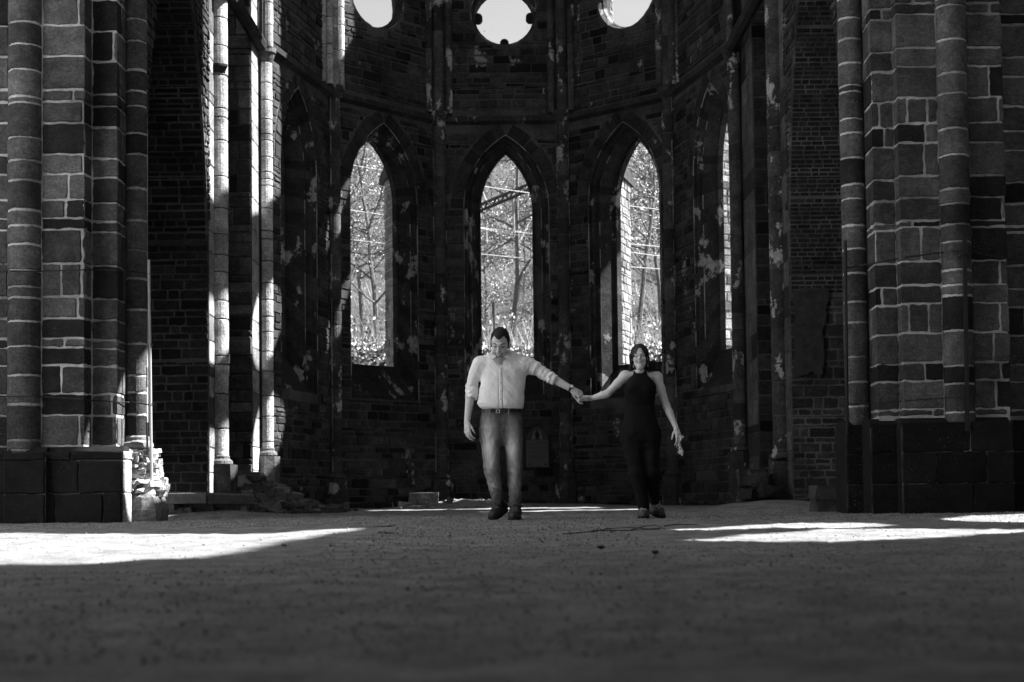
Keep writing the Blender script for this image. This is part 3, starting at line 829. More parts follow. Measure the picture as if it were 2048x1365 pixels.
ys = spaced([-200, -60, -20, -8, -3, -1, 0, 0.5] + [0.8 + 0.036*i for i in range(int((18.3-0.8)/0.036))] + [18.3 + 0.12*i for i in range(int(9.3/0.12))] + [28, 30, 34, 50, 100, 300, 800])
vs = [(x, y, gz(x, y)) for y in ys for x in xs]; nx = len(xs)
mb.add(vs, [(j*nx+i, j*nx+i+1, (j+1)*nx+i+1, (j+1)*nx+i) for j in range(len(ys)-1) for i in range(nx-1)], 0, 0.2)
k = NT('gravel_ground')
n1 = k.noise(0.9, 5, 0.65); n2 = k.noise(60, 4, 0.8); n3 = k.noise(220, 2, 0.7); n4 = k.noise(4.5, 5, 0.65)
c = k.math('MULTIPLY', k.ramp(n1, [(0.3, 0.85), (0.7, 1.15)]), k.ramp(n2, [(0.3, 0.72), (0.7, 1.28)]))
c = k.math('MULTIPLY', c, k.ramp(n4, [(0.32, 0.6), (0.66, 1.25)]))
c = k.math('MULTIPLY', c, k.ramp(n3, [(0.3, 0.75), (0.7, 1.25)]))
c = k.math('MULTIPLY', c, 0.23)
k.color(c)
k.bump(k.math('ADD', k.math('MULTIPLY', n2, 0.8), k.math('MULTIPLY', n3, 0.35)), 0.02)
ground = tag(mb.build('ground', k.m, smooth=True), kind='structure')

# loose grit on the floor
mb = MB(); rg = random.Random(77)
for i in range(52000):
    y = 4.0 + 13*rg.random()**0.6 if i % 5 else rg.uniform(2.2, 7); x = rg.uniform(-0.38, 0.38)*y
    s_ = rg.choice((0.003, 0.003, 0.004, 0.004, 0.005, 0.006, 0.008)) * rg.uniform(0.8, 1.4) * (1.0 if y > 7 else 0.75)
    pool = (x < -0.9 and 5 < y < 11.6) or (x > 0.7 and 6.6 < y < 11.6)  # grit kept pale and sparse where the sun pools fall
    if pool and rg.random() < 0.75: continue
    p = Vector((x, y, gz(x, y) + s_*0.2))
    q = [s_*rg.uniform(0.6, 1.2) for _ in range(6)]
    a = rg.uniform(0, 6.28); ca, sa = math.cos(a), math.sin(a)
    vs = [p + Vector((q[0]*ca, q[0]*sa, 0)), p + Vector((-q[1]*sa*0.8, q[1]*ca*0.8, 0)), p - Vector((q[2]*ca, q[2]*sa, 0)), p - Vector((-q[3]*sa*0.8, q[3]*ca*0.8, 0)), p + Vector((0, 0, q[4]*0.65)), p - Vector((0, 0, q[5]*0.6))]
    mb.add(vs, [(0,1,4), (1,2,4), (2,3,4), (3,0,4), (1,0,5), (2,1,5), (3,2,5), (0,3,5)], 0, rg.choice((0.05, 0.10, 0.18, 0.28, 0.40) if y > 6.5 else (0.12, 0.17, 0.22, 0.27)) if not pool else 0.25)
kg = NT('grit'); kg.color(kg.attr('tone'))
tag(mb.build('gravel', kg.m, smooth=True), kind='stuff', label='loose grit scattered over the earth floor', cat='gravel')

# ---- wooded hillside behind the apse
def hz(x, y):
    if y < 31.6: z = 0
    elif y < 33.4: z = 3.55*smooth01((y-31.6)/1.8)
    elif y < 55: z = 3.55 + (y-33.4)*0.13
    else: z = 3.55 + 21.6*0.13 + (y-55)*0.40
    return z + (0.25*mnoise.noise((x*0.25, y*0.25, 0)) if y > 33.4 else 0.12*mnoise.noise((x*0.7, y*0.7, 2)))
mb = MB(); xs = [-45 + 1.0*i for i in range(91)]; ys = [31.0 + 0.3*i for i in range(12)] + [34.6 + 1.2*i for i in range(66)]
mb.add([(x, y, hz(x, y) - (0.4 if y < 31.1 else 0)) for y in ys for x in xs], [(j*91+i, j*91+i+1, (j+1)*91+i+1, (j+1)*91+i) for j in range(len(ys)-1) for i in range(90)], 0, 0.1)
tag(mb.build('hillside', mat_flat('hill_soil', 0.05, var=0.6, scale=3.5, bump=0.05), smooth=True), kind='structure')

def mat_leaf(name, v):
    k = NT(name); t = k.attr('tone'); k.color(k.math('MULTIPLY', t, v)); k.b.inputs['Roughness'].default_value = 0.5
    k.b.inputs['Specular IOR Level'].default_value = 0.4; return k.m
M['leaf'] = mat_leaf('leaf', 1.15); M['bark'] = mat_flat('bark', 0.13, var=0.5, scale=20, bump=0.02)
def leaf(mb, p, s_, rg, tone):
    a = Vector((rg.gauss(0, 1), rg.gauss(0, 1), rg.gauss(0, 1))).normalized()
    b = a.cross(Vector((rg.gauss(0, 1), rg.gauss(0, 1), rg.gauss(0, 1)))).normalized()
    mb.add([p - a*s_, p + b*s_*0.55, p + a*s_, p - b*s_*0.55], [(0, 1, 2, 3)], 0, tone)
mb = MB(); rg = random.Random(5)
for i in range(34000):
    y = rg.uniform(31.5, 33.9); x = rg.uniform(-7.5, 7.5)
    n = Vector((0, -0.85, 0.5)); h = 0.35*rg.random()
    leaf(mb, Vector((x, y, hz(x, y))) + n*h, rg.uniform(0.03, 0.065), rg, rg.choice((0.04, 0.12, 0.25, 0.4, 0.5)))
tag(mb.build('ivy_bank', M['leaf']), kind='stuff', label='bright ivy covered bank behind the pointed windows', cat='ivy')
mb = MB()
for i in range(24000):                       # brambles and dry grass on the slope above the bank
    y = 33.6 + 30*rg.random()**1.5; x = rg.uniform(-0.24, 0.24)*y
    if rg.random() < 0.45:
        p = Vector((x, y, hz(x, y))); d = Vector((rg.uniform(-0.35, 0.35), rg.uniform(-0.2, 0.2), rg.uniform(0.3, 1.0)))
        w = Vector((0.012, 0.004, 0)); mb.add([p - w, p + w, p + d], [(0, 1, 2)], 0, rg.choice((0.15, 0.3, 0.5)))
    else: leaf(mb, Vector((x, y, hz(x, y) + 0.9*rg.random()**2)), rg.uniform(0.03, 0.07), rg, rg.choice((0.04, 0.12, 0.25, 0.4)))
tag(mb.build('undergrowth', M['leaf']), kind='stuff', label='pale brambles and dry grass on the slope', cat='undergrowth')

def branch(mb, p, d, L, r, depth, rg, tips):
    pts = [p]; q = p.copy(); dd = d.copy(); n = 4
    for i in range(n):
        dd = (dd + Vector((rg.gauss(0, 0.13), rg.gauss(0, 0.13), rg.gauss(0.03, 0.1)))).normalized()
        q = q + dd*L/n; pts.append(q.copy())
    mb.tube(pts, [r*(1-0.55*i/n) for i in range(n+1)], 5 if depth > 1 else 3, 0, 0.2, cap=False)
    tips.append((pts[-1], depth))
    if depth == 0: return
    for i in range(rg.randint(3, 5) if depth > 1 else rg.randint(3, 4)):
        t = rg.uniform(0.3, 1.0); k_ = min(n-1, int(t*n)); b = pts[k_].lerp(pts[k_+1], t*n-k_)
        a = rg.uniform(0, 6.28); sp = rg.uniform(0.5, 1.0)
        side = Vector((math.cos(a), math.sin(a), rg.uniform(-0.1, 0.5)))
        branch(mb, b, (dd*(1-sp*0.5) + side*sp).normalized(), L*rg.uniform(0.42, 0.66), r*0.42, depth-1, rg, tips)
def make_tree(seed, H, bare, dens):
    rg = random.Random(seed); mb = MB(); tips = []
    t0 = Vector((0, 0, -0.3)); lean = Vector((rg.uniform(-0.1, 0.1), rg.uniform(-0.1, 0.1), 1))
    pts = [t0 + lean*H*0.9*i/7 + Vector((rg.gauss(0, 0.05), rg.gauss(0, 0.05), 0)) for i in range(8)]
    mb.tube(pts, [0.085*(1-0.8*i/7)*H/7 for i in range(8)], 7, 0, 0.2, cap=False)
    for i in range(16):
        t = rg.uniform(0.22, 1.0); k_ = min(6, int(t*7)); b = pts[k_].lerp(pts[k_+1], t*7-k_)
        a = rg.uniform(0, 6.28)
        branch(mb, b, Vector((math.cos(a), math.sin(a), rg.uniform(0.1, 0.9))).normalized(), H*rg.uniform(0.16, 0.3)*(1.25-t*0.6), 0.035*H/7, 2, rg, tips)
    cr = MB()
    for (p, dpt) in tips:
        for i in range(int(dens*2.6*(1 if dpt < 2 else 0.5))):
            leaf(cr, p + Vector((rg.gauss(0, 0.28), rg.gauss(0, 0.28), rg.gauss(0, 0.25))), rg.uniform(0.015, 0.042), rg, rg.choice((0.03, 0.07, 0.16, 0.32, 0.52)))
    return mb, cr
kinds = [(1, 7.5, True, 5), (2, 6.5, False, 14), (3, 5.0, False, 16), (4, 8.0, True, 7)]
spots = [(-3.55, 38.5, 0, 'pale slender tree with forked bare limbs in the left window'), (0.05, 40.0, 3, 'tall straight trunk standing in the middle window'),
         (3.55, 40.0, 1, 'leafy tree filling the right window'), (-4.6, 45.0, 1, 'bushy tree behind the bare one in the left window'), (-2.2, 44, 3, 'bare tree left of the middle window'),
         (1.3, 46, 0, 'thin bare tree right of the middle trunk'), (4.9, 46, 3, 'bare tree at the right side of the right window'), (-0.9, 50, 2, 'small leafy tree behind the gantry'),
         (2.9, 52, 2, 'small leafy tree low in the right window'), (5.9, 52, 1, 'bushy tree at the far right of the wood')]
protos = {}
rg = random.Random(91)
def place_tree(kind, x, y, lab, sc=1.0):
    if kind not in protos:
        tm, cm = make_tree(*kinds[kind][:1], kinds[kind][1], kinds[kind][2], kinds[kind][3])
        root = thing('tree', (0, 0, 0), lab, 'tree', 'trees on the hillside')
        a = tm.build('trunk', M['bark'], root); b = cm.build('crown', M['leaf'], root)
        protos[kind] = root; o = root
    else:
        src = protos[kind]; o = src.copy(); COL.objects.link(o); o['label'] = lab
        for ch in list(src.children):
            c_ = ch.copy(); COL.objects.link(c_); c_.parent = o
    o.location = (x, y, hz(x, y)); o.rotation_euler = (0, 0, rg.uniform(0, 6.28)); o.scale = (sc, sc, sc)
for (x, y, kd, lab) in spots: place_tree(kd, x, y, lab, rg.uniform(0.9, 1.1))
for i in range(46):
    y = 56 + 50*(i/46); x = rg.uniform(-0.2, 0.2)*y
    place_tree(rg.choice((0, 1, 2, 3)), x, y, 'tree of the far wood high on the hillside behind the apse', rg.uniform(0.5, 0.62) if y > 70 else rg.uniform(0.6, 0.8))

tr = thing('sun_block_tree', (8.9, 27.5, 0), 'unseen dark evergreen added right of the apse to block stray sun', 'tree')
mb = MB(); mb.tube([(8.9, 27.5, -0.2), (8.95, 27.5, 7), (8.9, 27.45, 15.2)], [0.22, 0.16, 0.03], 8, 0, 0.1); mb.build('trunk', M['bark'], tr)  # added out of view so its crown stops sun reaching the left apse
mb = MB(); rg2 = random.Random(3)
while len(mb.f) < 9000:
    q = Vector((rg2.uniform(-1, 1), rg2.uniform(-1, 1), rg2.uniform(-1, 1)))
    if q.length > 1: continue
    leaf(mb, Vector((8.9 + q.x*1.3, 27.45 + q.y*1.15, 14.2 + q.z*1.55)), rg2.uniform(0.06, 0.12), rg2, rg2.uniform(0.04, 0.1))
mb.build('crown', M['leaf'], tr)

# ---- railway gantry and wires seen through the windows
gt = thing('railway_gantry', (3.4, 38, 3), 'dark steel railway gantry with hanging insulator rods in the middle window', 'gantry')
dk = mat_flat('dark_steel', 0.03, rough=0.6)
mb = MB(); A_, B_ = P(900, 448, 38), P(1120, 355, 38)
up = Vector((0, 0, 0.17))
for dz in (0, 1):
    for dy in (-0.1, 0.1): mb.tube([A_ + up*dz + Vector((0, dy, 0)), B_ + up*dz + Vector((0, dy, 0))], 0.022, 6)
for i in range(26):
    t = i/26; a = A_.lerp(B_, t); b = A_.lerp(B_, t + 1/26)
    for dy in (-0.1, 0.1): mb.tube([a + Vector((0, dy, 0)) + up*(i % 2), b + Vector((0, dy, 0)) + up*((i+1) % 2)], 0.014, 5)
mb.build('beam', dk, gt)
mb = MB(); b0 = B_ + Vector((0.1, 0, 0.3)); mb.tube([Vector((b0.x, 38, hz(b0.x, 38)-0.3)), b0], 0.12, 10); mb.build('mast', dk, gt)
for (p0, p1) in (((971, 425), (972.5, 482)), ((1026, 400), (1027.5, 462))):
    mb = MB(); a, b = P(*p0, 38), P(*p1, 38); mb.tube([a, b], 0.035, 8)
    mb.tube([b + Vector((-0.14, 0, -0.02)), b + Vector((0.14, 0, -0.02))], 0.03, 6)
    mb.lathe((b.x, b.y, b.z-0.1), [(0.01, 0), (0.06, 0.02), (0.06, 0.1), (0.01, 0.14)], 10)
    mb.build('insulator_rod', mat_flat('rod_grey', 0.25), gt)
wm = mat_flat('bright_wire', 0.75, rough=0.5, var=0.05)
WIRES = [((560, 306), (1480, 438), 37.5, 'bright overhead wire crossing highest, above the gantry beam'),
         ((560, 400), (1480, 508), 37.6, 'thin overhead wire crossing just above the rod ends'),
         ((820, 430), (1480, 531), 37.8, 'lower overhead wire of the right window'),
         ((560, 462), (1480, 549), 38.0, 'lowest overhead wire crossing the wood'),
         ((960, 366), (983, 412), 37.9, 'short stay wire sloping down to the gantry beam')]
for (a, b, Y, lab) in WIRES:
    mb = MB(); p, q = P(*a, Y), P(*b, Y)
    pts = [p.lerp(q, i/12) + Vector((0, 0, -0.12*math.sin(math.pi*i/12))) for i in range(13)]
    mb.tube(pts, 0.009, 5); o = mb.build('overhead_wire', wm); tag(o, lab, 'wire', 'overhead wires behind the apse')
mb = MB(); a, b = P(987, 605, 34), P(988, 690, 34); b.z = hz(b.x, 34)-0.2; mb.tube([b, a], 0.035, 8)
tag(mb.build('fence_post', dk), "thin dark post on the bank above the man's head", 'post')
# ------------------------------------------------------------------ things in and around the choir
M['dark_metal'] = mat_flat('dark_metal', 0.025, rough=0.6, var=0.2)
M['galv'] = mat_flat('grey_conduit', 0.35, rough=0.6, var=0.15)
def poly_tube(name, pts, r, m, lab, cat, group=None, n=7):
    mb = MB(); mb.tube(pts, r, n); return tag(mb.build(name, m), lab, cat, group)
# conduits and cables on the piers
cl = thing('conduit_pipe', P(302, 1000, 14.83), 'thin upright conduit beside the inner column of the left pier, sunlit below', 'conduit')
mb = MB(); mb.tube([P(297.5, 520, 14.83), P(300, 700, 14.83), P(303, 965, 14.83)], 0.015, 8); mb.build('pipe', M['galv'], cl)
mb = MB(); mb.tube([P(294, 845, 14.86), P(295.5, 948, 14.86)], 0.012, 8); mb.build('cable_stub', M['dark_metal'], cl); mb = MB(); mb.tube([P(294, 735, 14.86), P(294, 775, 14.86)], 0.008, 6); mb.build('cable_stub', M['dark_metal'], cl)
mb = MB()
for y in (560, 690, 808): mb = MB(); mb.box(P(300 + (y-600)*0.008, y, 14.84), (0.045, 0.03, 0.02)); mb.build('bracket', M['dark_metal'], cl)
cr = thing('conduit_pipe', P(1694, 870, 14.8), 'dark upright conduit on the inner edge of the right pier', 'conduit')
mb = MB(); mb.tube([P(1690.5, 482, 14.8), P(1694.5, 868, 14.8)], 0.018, 8); mb.build('pipe', M['dark_metal'], cr)
mb = MB()
for y in (535, 660, 800): mb = MB(); mb.box(P(1692, y, 14.82), (0.05, 0.03, 0.02)); mb.build('bracket', M['dark_metal'], cr)
cb = thing('conduit_bar', P(1933, 862, 14.21), 'flat dark conduit bar running down the half column of the right pier', 'conduit')
a, b = P(1929, 470, 14.215), P(1935, 862, 14.215); mb = MB()
vs = [q + Vector((dx, dy, 0)) for q in (a, b) for dx in (-0.018, 0.018) for dy in (-0.012, 0.012)]
mb.add(vs, [(0,1,3,2), (4,6,7,5), (0,4,5,1), (2,3,7,6), (0,2,6,4), (1,5,7,3)]); mb.build('bar', M['dark_metal'], cb)
mb = MB(); mb.box(P(1929.5, 503, 14.2), (0.05, 0.05, 0.07)); mb.build('junction_box', M['dark_metal'], cb)
poly_tube('cable', [P(-40, 541, 14.34), P(15, 542, 14.3), P(30, 542, 14.235), P(49, 543, 14.225), P(70, 543, 14.24), P(84, 543, 14.36), P(166, 540, 14.355), P(181, 540, 14.54), P(232, 541, 14.55), P(258, 543, 14.87), P(273, 544, 14.86), P(299, 548, 14.82)], 0.007, M['dark_metal'], 'upper dark cable strung across the left pier', 'cable')
poly_tube('cable', [P(-40, 792, 14.34), P(15, 793, 14.3), P(30, 793, 14.235), P(49, 793, 14.225), P(70, 794, 14.24), P(84, 794, 14.36), P(166, 799, 14.355), P(181, 801, 14.54), P(232, 804, 14.55), P(258, 805, 14.87), P(273, 806, 14.86), P(303, 811, 14.82)], 0.007, M['dark_metal'], 'lower dark cable strung across the left pier', 'cable')
poly_tube('cable', [P(1692, 537, 14.78), P(1717, 532, 14.83), P(1760, 525, 14.48), P(1803, 516, 14.48), P(1812, 515, 14.34), P(1893, 504, 14.34), P(1912, 502, 14.21), P(1930, 501, 14.2), P(1948, 504, 14.24), P(1960, 508, 14.33), P(2020, 518, 14.33), P(2050, 522, 14.5)], 0.008, M['dark_metal'], 'upper dark cable rising to the junction box on the right pier', 'cable')
poly_tube('cable', [P(1694, 809, 14.78), P(1717, 808, 14.83), P(1760, 807, 14.48), P(1803, 803, 14.48), P(1812, 802, 14.34), P(1893, 796, 14.34), P(1912, 794, 14.21), P(1932, 793, 14.2)], 0.006, M['dark_metal'], 'lower thin cable sagging across the right pier', 'cable')

# broken slabs used as a bench, left
ro = random.Random(21)
slab = mat_flat('slab_stone', 0.11, var=0.4, scale=14, bump=0.015)
bn = thing('stone_bench', P(410, 1010, 16.5), 'low bench of two stone slabs on rubble beside the left pier', 'bench')
def slab_mesh(p00, p10, p11, p01, h, mname, sub=6):
    mb = MB(); q = [Vector(p) for p in (p00, p10, p11, p01)]
    top = q; bot = [v - Vector((0, 0, h)) for v in q]
    mb.add(top + bot, [(0,1,2,3), (7,6,5,4), (0,4,5,1), (1,5,6,2), (2,6,7,3), (3,7,4,0)], 0, 0.11)
    o = mb.build(mname, slab, bn); bv = o.modifiers.new('bevel', 'BEVEL'); bv.width = 0.012; bv.segments = 2; return o
zt = P(400, 986, 16.3).z
x0, x1, x2 = P(312, 986, 16.3).x, P(412, 986, 16.3).x, P(506, 990, 17.3).x
slab_mesh((x0, 16.35, zt), (x1, 16.3, zt), (x1+0.02, 17.4, zt-0.005), (x0, 17.4, zt), 0.125, 'slab')
slab_mesh((x1+0.015, 16.32, zt-0.015), (x2+0.02, 17.2, zt-0.03), (x2-0.1, 17.9, zt-0.02), (x1+0.04, 17.4, zt-0.01), 0.12, 'slab')
mb = MB()
for i in range(46):
    t = ro.random(); x = x0 + (x2-x0)*t; y = 16.5 + max(0, (t-0.5))*1.7 + ro.uniform(0, 0.25)
    mb.box((x, y, ro.uniform(0.03, zt-0.14)), (ro.uniform(0.1, 0.24), ro.uniform(0.1, 0.2), ro.uniform(0.05, 0.11)), 0, ro.uniform(0.08, 0.2), Matrix.Rotation(ro.uniform(-0.5, 0.5), 3, 'Z'), 0.015, ro)
mb.build('rubble_support', M['ext_stone'], bn)
# single block at the foot of the right pier
mb = MB(); c = P(1658, 984, 15.6); mb.box((c.x, c.y, c.z-0.015), (0.37, 0.35, 0.15), 0, 0.10, Matrix.Rotation(0.12, 3, 'Y'), 0.012, ro)
mb.box((c.x, c.y, 0.06), (0.34, 0.32, 0.2), 0, 0.07, None, 0.02, ro)
o = mb.build('stone_block', mat_flat('dark_block_stone', 0.05, var=0.4, scale=14, bump=0.015)); tag(o, 'dark squared stone block standing beside the right pier', 'stone block')
# rough boulder base under the far right half column
mb = MB()
c = P(1520, 985, 18.6)
for i in range(9):
    mb.box((c.x + ro.uniform(-0.2, 0.2), c.y + ro.uniform(-0.15, 0.15), ro.uniform(0.05, 0.42)), (ro.uniform(0.16, 0.34), 0.28, ro.uniform(0.1, 0.2)), 0, ro.uniform(0.07, 0.12), Matrix.Rotation(ro.uniform(-0.4, 0.4), 3, 'Z'), 0.03, ro)
tag(mb.build('rubble_heap', M['apse_stone']), 'heap of fallen stones against the right choir wall', 'rubble')

# rubble in the sunlit strip on the apse floor
Yb = 25.0
def on_floor(px, Y): x = P(px, 1000, Y).x; return x, gz(x, Y)
bx, bz = on_floor(847, Yb)
t = thing('masonry_block', (bx, Yb, bz), 'block of brick masonry lying in the sunlit strip behind the man', 'masonry block')
mb = MB(); rr = random.Random(4)
for row, (z, h) in enumerate(((0.02, 0.10), (0.12, 0.085))):
    x = -0.26
    cuts = [(-0.26, -0.05), (-0.05, 0.11), (0.11, 0.26)] if row else [(-0.26, -0.15), (-0.15, 0.25)]
    for (a_, b_) in cuts:
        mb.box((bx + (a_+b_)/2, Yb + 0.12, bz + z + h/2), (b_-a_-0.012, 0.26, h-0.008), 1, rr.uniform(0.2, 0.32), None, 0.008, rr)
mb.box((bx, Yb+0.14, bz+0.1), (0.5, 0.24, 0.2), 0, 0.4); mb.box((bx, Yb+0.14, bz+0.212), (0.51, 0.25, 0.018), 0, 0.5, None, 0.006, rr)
mb.build('brickwork', [M['ext_mortar'], M['pale_and_lit_stone']], t)
sx, sz = on_floor(806, Yb)
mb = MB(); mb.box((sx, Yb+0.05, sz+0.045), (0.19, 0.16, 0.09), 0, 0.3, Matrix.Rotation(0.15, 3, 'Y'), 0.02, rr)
tag(mb.build('rubble_stone', M['pale_and_lit_stone']), 'small broken stone left of the masonry block', 'stone')
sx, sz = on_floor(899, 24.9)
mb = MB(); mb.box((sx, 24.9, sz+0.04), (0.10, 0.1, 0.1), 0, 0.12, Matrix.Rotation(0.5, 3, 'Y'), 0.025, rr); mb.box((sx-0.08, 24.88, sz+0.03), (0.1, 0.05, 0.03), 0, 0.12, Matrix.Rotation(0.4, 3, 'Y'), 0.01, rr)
tag(mb.build('rubble_stone', M['pale_and_lit_stone']), 'dark jagged stone in the sunlit strip right of the masonry block', 'stone')
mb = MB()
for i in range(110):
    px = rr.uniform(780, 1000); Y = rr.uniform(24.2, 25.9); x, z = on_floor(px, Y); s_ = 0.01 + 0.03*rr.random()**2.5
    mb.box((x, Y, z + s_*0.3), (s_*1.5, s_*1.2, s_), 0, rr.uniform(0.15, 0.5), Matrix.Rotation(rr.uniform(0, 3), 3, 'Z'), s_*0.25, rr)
tag(mb.build('rubble', M['pale_and_lit_stone']), kind='stuff', label='pale crumbs of rubble along the sunlit strip', cat='rubble')
mb = MB(); x, z = on_floor(790, 24.6)
mb.tube([(x-0.02, 24.6, z), (x-0.05, 24.6, z+0.09)], 0.008, 5); tag(mb.build('dry_twig', mat_flat('pale_twig', 0.4)), 'upright pale twig at the left end of the sunlit strip', 'twig'); mb = MB(); mb.tube([(x+0.2, 24.5, z+0.01), (x+0.33, 24.5, z+0.05), (x+0.42, 24.5, z+0.02)], 0.009, 5)
tag(mb.build('dry_twig', mat_flat('pale_twig', 0.4)), 'pale dry twig beside the masonry block', 'twig')

# memorial tablet on the apse wall
pc = P(1074.5, 900, 26.55)
t = thing('memorial_plaque', (pc.x, 26.58, pc.z), 'grey inscribed memorial tablet with pointed top set in the apse wall', 'plaque')
def gothic(w, h, hs, n=9):
    H = h-hs; R = (w*w+H*H)/(2*w); t1 = math.atan2(H, R-w)
    pts = [(-w, 0)] + [(-w+R-R*math.cos(t1*i/n), hs+R*math.sin(t1*i/n)) for i in range(n+1)] + [(w-R+R*math.cos(t1*i/n), hs+R*math.sin(t1*i/n)) for i in range(n-1, -1, -1)] + [(w, 0)]
    return pts
def extr(mb, pts, o, y0, y1, tone, mat=0):
    n = len(pts); mb.add([(o[0]+p[0], y, o[1]+p[1]) for y in (y0, y1) for p in pts], [tuple(range(n)), tuple(range(2*n-1, n-1, -1))] + [(i, n+i, n+(i+1) % n, (i+1) % n) for i in range(n)], mat, tone)
z0 = P(1075, 935, 26.55).z; s_ = 26.55/F
mb = MB(); extr(mb, gothic(27.5*s_, 90*s_, 42*s_), (pc.x, z0-2*s_), 26.50, 26.66, 0.018); mb.build('frame', mat_flat('niche_dark', 0.016), t)
mb = MB(); extr(mb, [(-22*s_, 0), (-22*s_, 54*s_), (22*s_, 54*s_), (22*s_, 0)], (pc.x, z0), 26.465, 26.52, 0.2); mb.build('tablet', mat_flat('tablet_stone', 0.085, var=0.12, scale=60), t)
mb = MB(); extr(mb, gothic(23*s_, 82*s_, 50*s_), (pc.x, z0), 26.475, 26.55, 0.05); mb.build('pointed_head', mat_flat('tablet_head', 0.042, var=0.3, scale=40), t)
mb = MB()
for sg in (-1, 1):
    mb.add([(pc.x + sg*q[0]*s_, y, z0 + q[1]*s_) for y in (26.462, 26.52) for q in ((3.5, 56), (10.5, 54), (10.5, 60), (6, 74), (2.5, 74), (5, 66))], [(0,1,2,3,4,5), (11,10,9,8,7,6)] + [(i, 6+i, 6+(i+1) % 6, (i+1) % 6) for i in range(6)], 0, 0.1)
mb.build('carved_relief', mat_flat('relief_stone', 0.11), t)
mb = MB(); mb.lathe((0, 0, 0), [(0.0, 0)], 3) if False else None
vs = [(pc.x + 4.2*s_*math.sin(2*math.pi*i/12)*(1 if math.cos(2*math.pi*i/12) < 0.3 else 0.6), 26.455, z0 + 65*s_ + 7.5*s_*math.cos(2*math.pi*i/12)) for i in range(12)]
vs += [(v[0], 26.52, v[2]) for v in vs]; mb.add(vs, [tuple(range(12)), tuple(range(23, 11, -1))] + [(i, 12+i, 12+(i+1) % 12, (i+1) % 12) for i in range(12)], 0, 0.02)
mb.build('dark_emblem', mat_flat('emblem_dark', 0.012), t)
for sg in (-1, 1):
    mb = MB(); mb.lathe((0, 0, 0), [(2.2*s_, 0), (2.2*s_, 0.02), (0.001, 0.025)], 12)
    mb.v = [(pc.x + sg*15.5*s_ + v[0], 26.465 - v[2], z0 + 5.5*s_ + v[1]) for v in mb.v]; mb.build('bolt', M['dark_metal'], t)
ink = mat_flat('carved_letters', 0.03, var=0.1)
for (txt, zz, w, hh) in (('A LA MEMOIRE', 49.5, 40, 3.6), ('DE HENRI II DUC', 45.2, 41, 3.4), ('DE BRABANT ET DE', 38.7, 39, 3.2), ('SOPHIE DE', 34.5, 18, 2.8), ('THURINGE SON EPOUSE', 30.2, 40, 3.0), ('INHUMES ICI', 25.8, 22, 2.8), ('PRIEZ POUR LE REPOS', 21.6, 38, 3.0), ('DE LEURS AMES', 17.2, 30, 2.8), ('MCM XXX', 2.6, 20, 2.0)):
    cu = bpy.data.curves.new('inscription', 'FONT'); cu.body = txt; cu.align_x = 'CENTER'; cu.size = 1.0; cu.extrude = 0.0
    tmp = bpy.data.objects.new('inscription', cu); COL.objects.link(tmp); bpy.context.view_layer.update()
    me = bpy.data.meshes.new_from_object(tmp.evaluated_get(bpy.context.evaluated_depsgraph_get()))
    bpy.data.objects.remove(tmp)
    xs_ = [v.co.x for v in me.vertices]; ys_ = [v.co.y for v in me.vertices]
    sx_ = w*s_/(max(xs_)-min(xs_)); sz_ = hh*s_/(max(ys_)-min(ys_))
    for v in me.vertices: v.co = (pc.x + v.co.x*sx_, 26.461, z0 + (zz-1.5)*s_ + v.co.y*sz_)
    me.materials.clear(); me.materials.append(ink)
    o = bpy.data.objects.new('inscription', me); COL.objects.link(o); o.parent = t; o.location = -t.location

# twigs and leaves on the earth floor
tw_m = mat_flat('dry_twig_dark', 0.035, var=0.3)
def gpt(px, py, dz=0.0): q = ground_pt(px, py); return Vector((q.x, q.y, gz(q.x, q.y) + dz))
rt = random.Random(12)
def twig_heap(lines, lab, r=0.004):
    mb = MB()
    for ln in lines:
        pts = [gpt(px, py, 0.008 + dz*0.4) for (px, py, dz) in ln]
        mb.tube(pts, [r*(1-0.5*i/len(pts)) for i in range(len(pts))], 5)
    tag(mb.build('dry_twig', tw_m), lab, 'twig')
twig_heap([[(1128, 1071, 0), (1160, 1068, 0), (1200, 1066, 0.01), (1260, 1064, 0.01), (1310, 1062, 0.015), (1332, 1061, 0.0)],
           [(1186, 1067, 0), (1215, 1062, 0.02), (1262, 1060, 0.03), (1300, 1063, 0.01), (1330, 1061, 0)],
           [(1262, 1063, 0), (1288, 1061, 0.04), (1312, 1061, 0.06), (1318, 1063, 0.02)], [(1190, 1067, 0), (1198, 1065, 0.06), (1205, 1066, 0)],
           [(1205, 1066, 0.01), (1215, 1064, 0.05), (1230, 1065, 0)], [(1318, 1062, 0.05), (1332, 1062, 0)], [(1190, 1064, 0.02), (1186, 1066, 0.03), (1194, 1067, 0)],
           [(1220, 1065, 0), (1226, 1068, 0.0)], [(1290, 1062, 0.0), (1320, 1064, 0)]], 'long tangle of dry twigs lying left of the right sunlit pools', 0.0042)
twig_heap([[(1328, 1054, 0), (1352, 1053, 0.005), (1395, 1051, 0)]], 'short straight twig behind the right sunlit pools')
twig_heap([[(730, 1057, 0), (760, 1055, 0.01), (795, 1054, 0)], [(775, 1055, 0), (792, 1053, 0.02)]], 'thin twig at the tip of the left sunlit pool')
twig_heap([[(760, 1068, 0), (772, 1070, 0.01), (788, 1070, 0)], [(772, 1069, 0.0), (768, 1067, 0.02)]], 'small curled twig in front of the tip of the left sunlit pool')
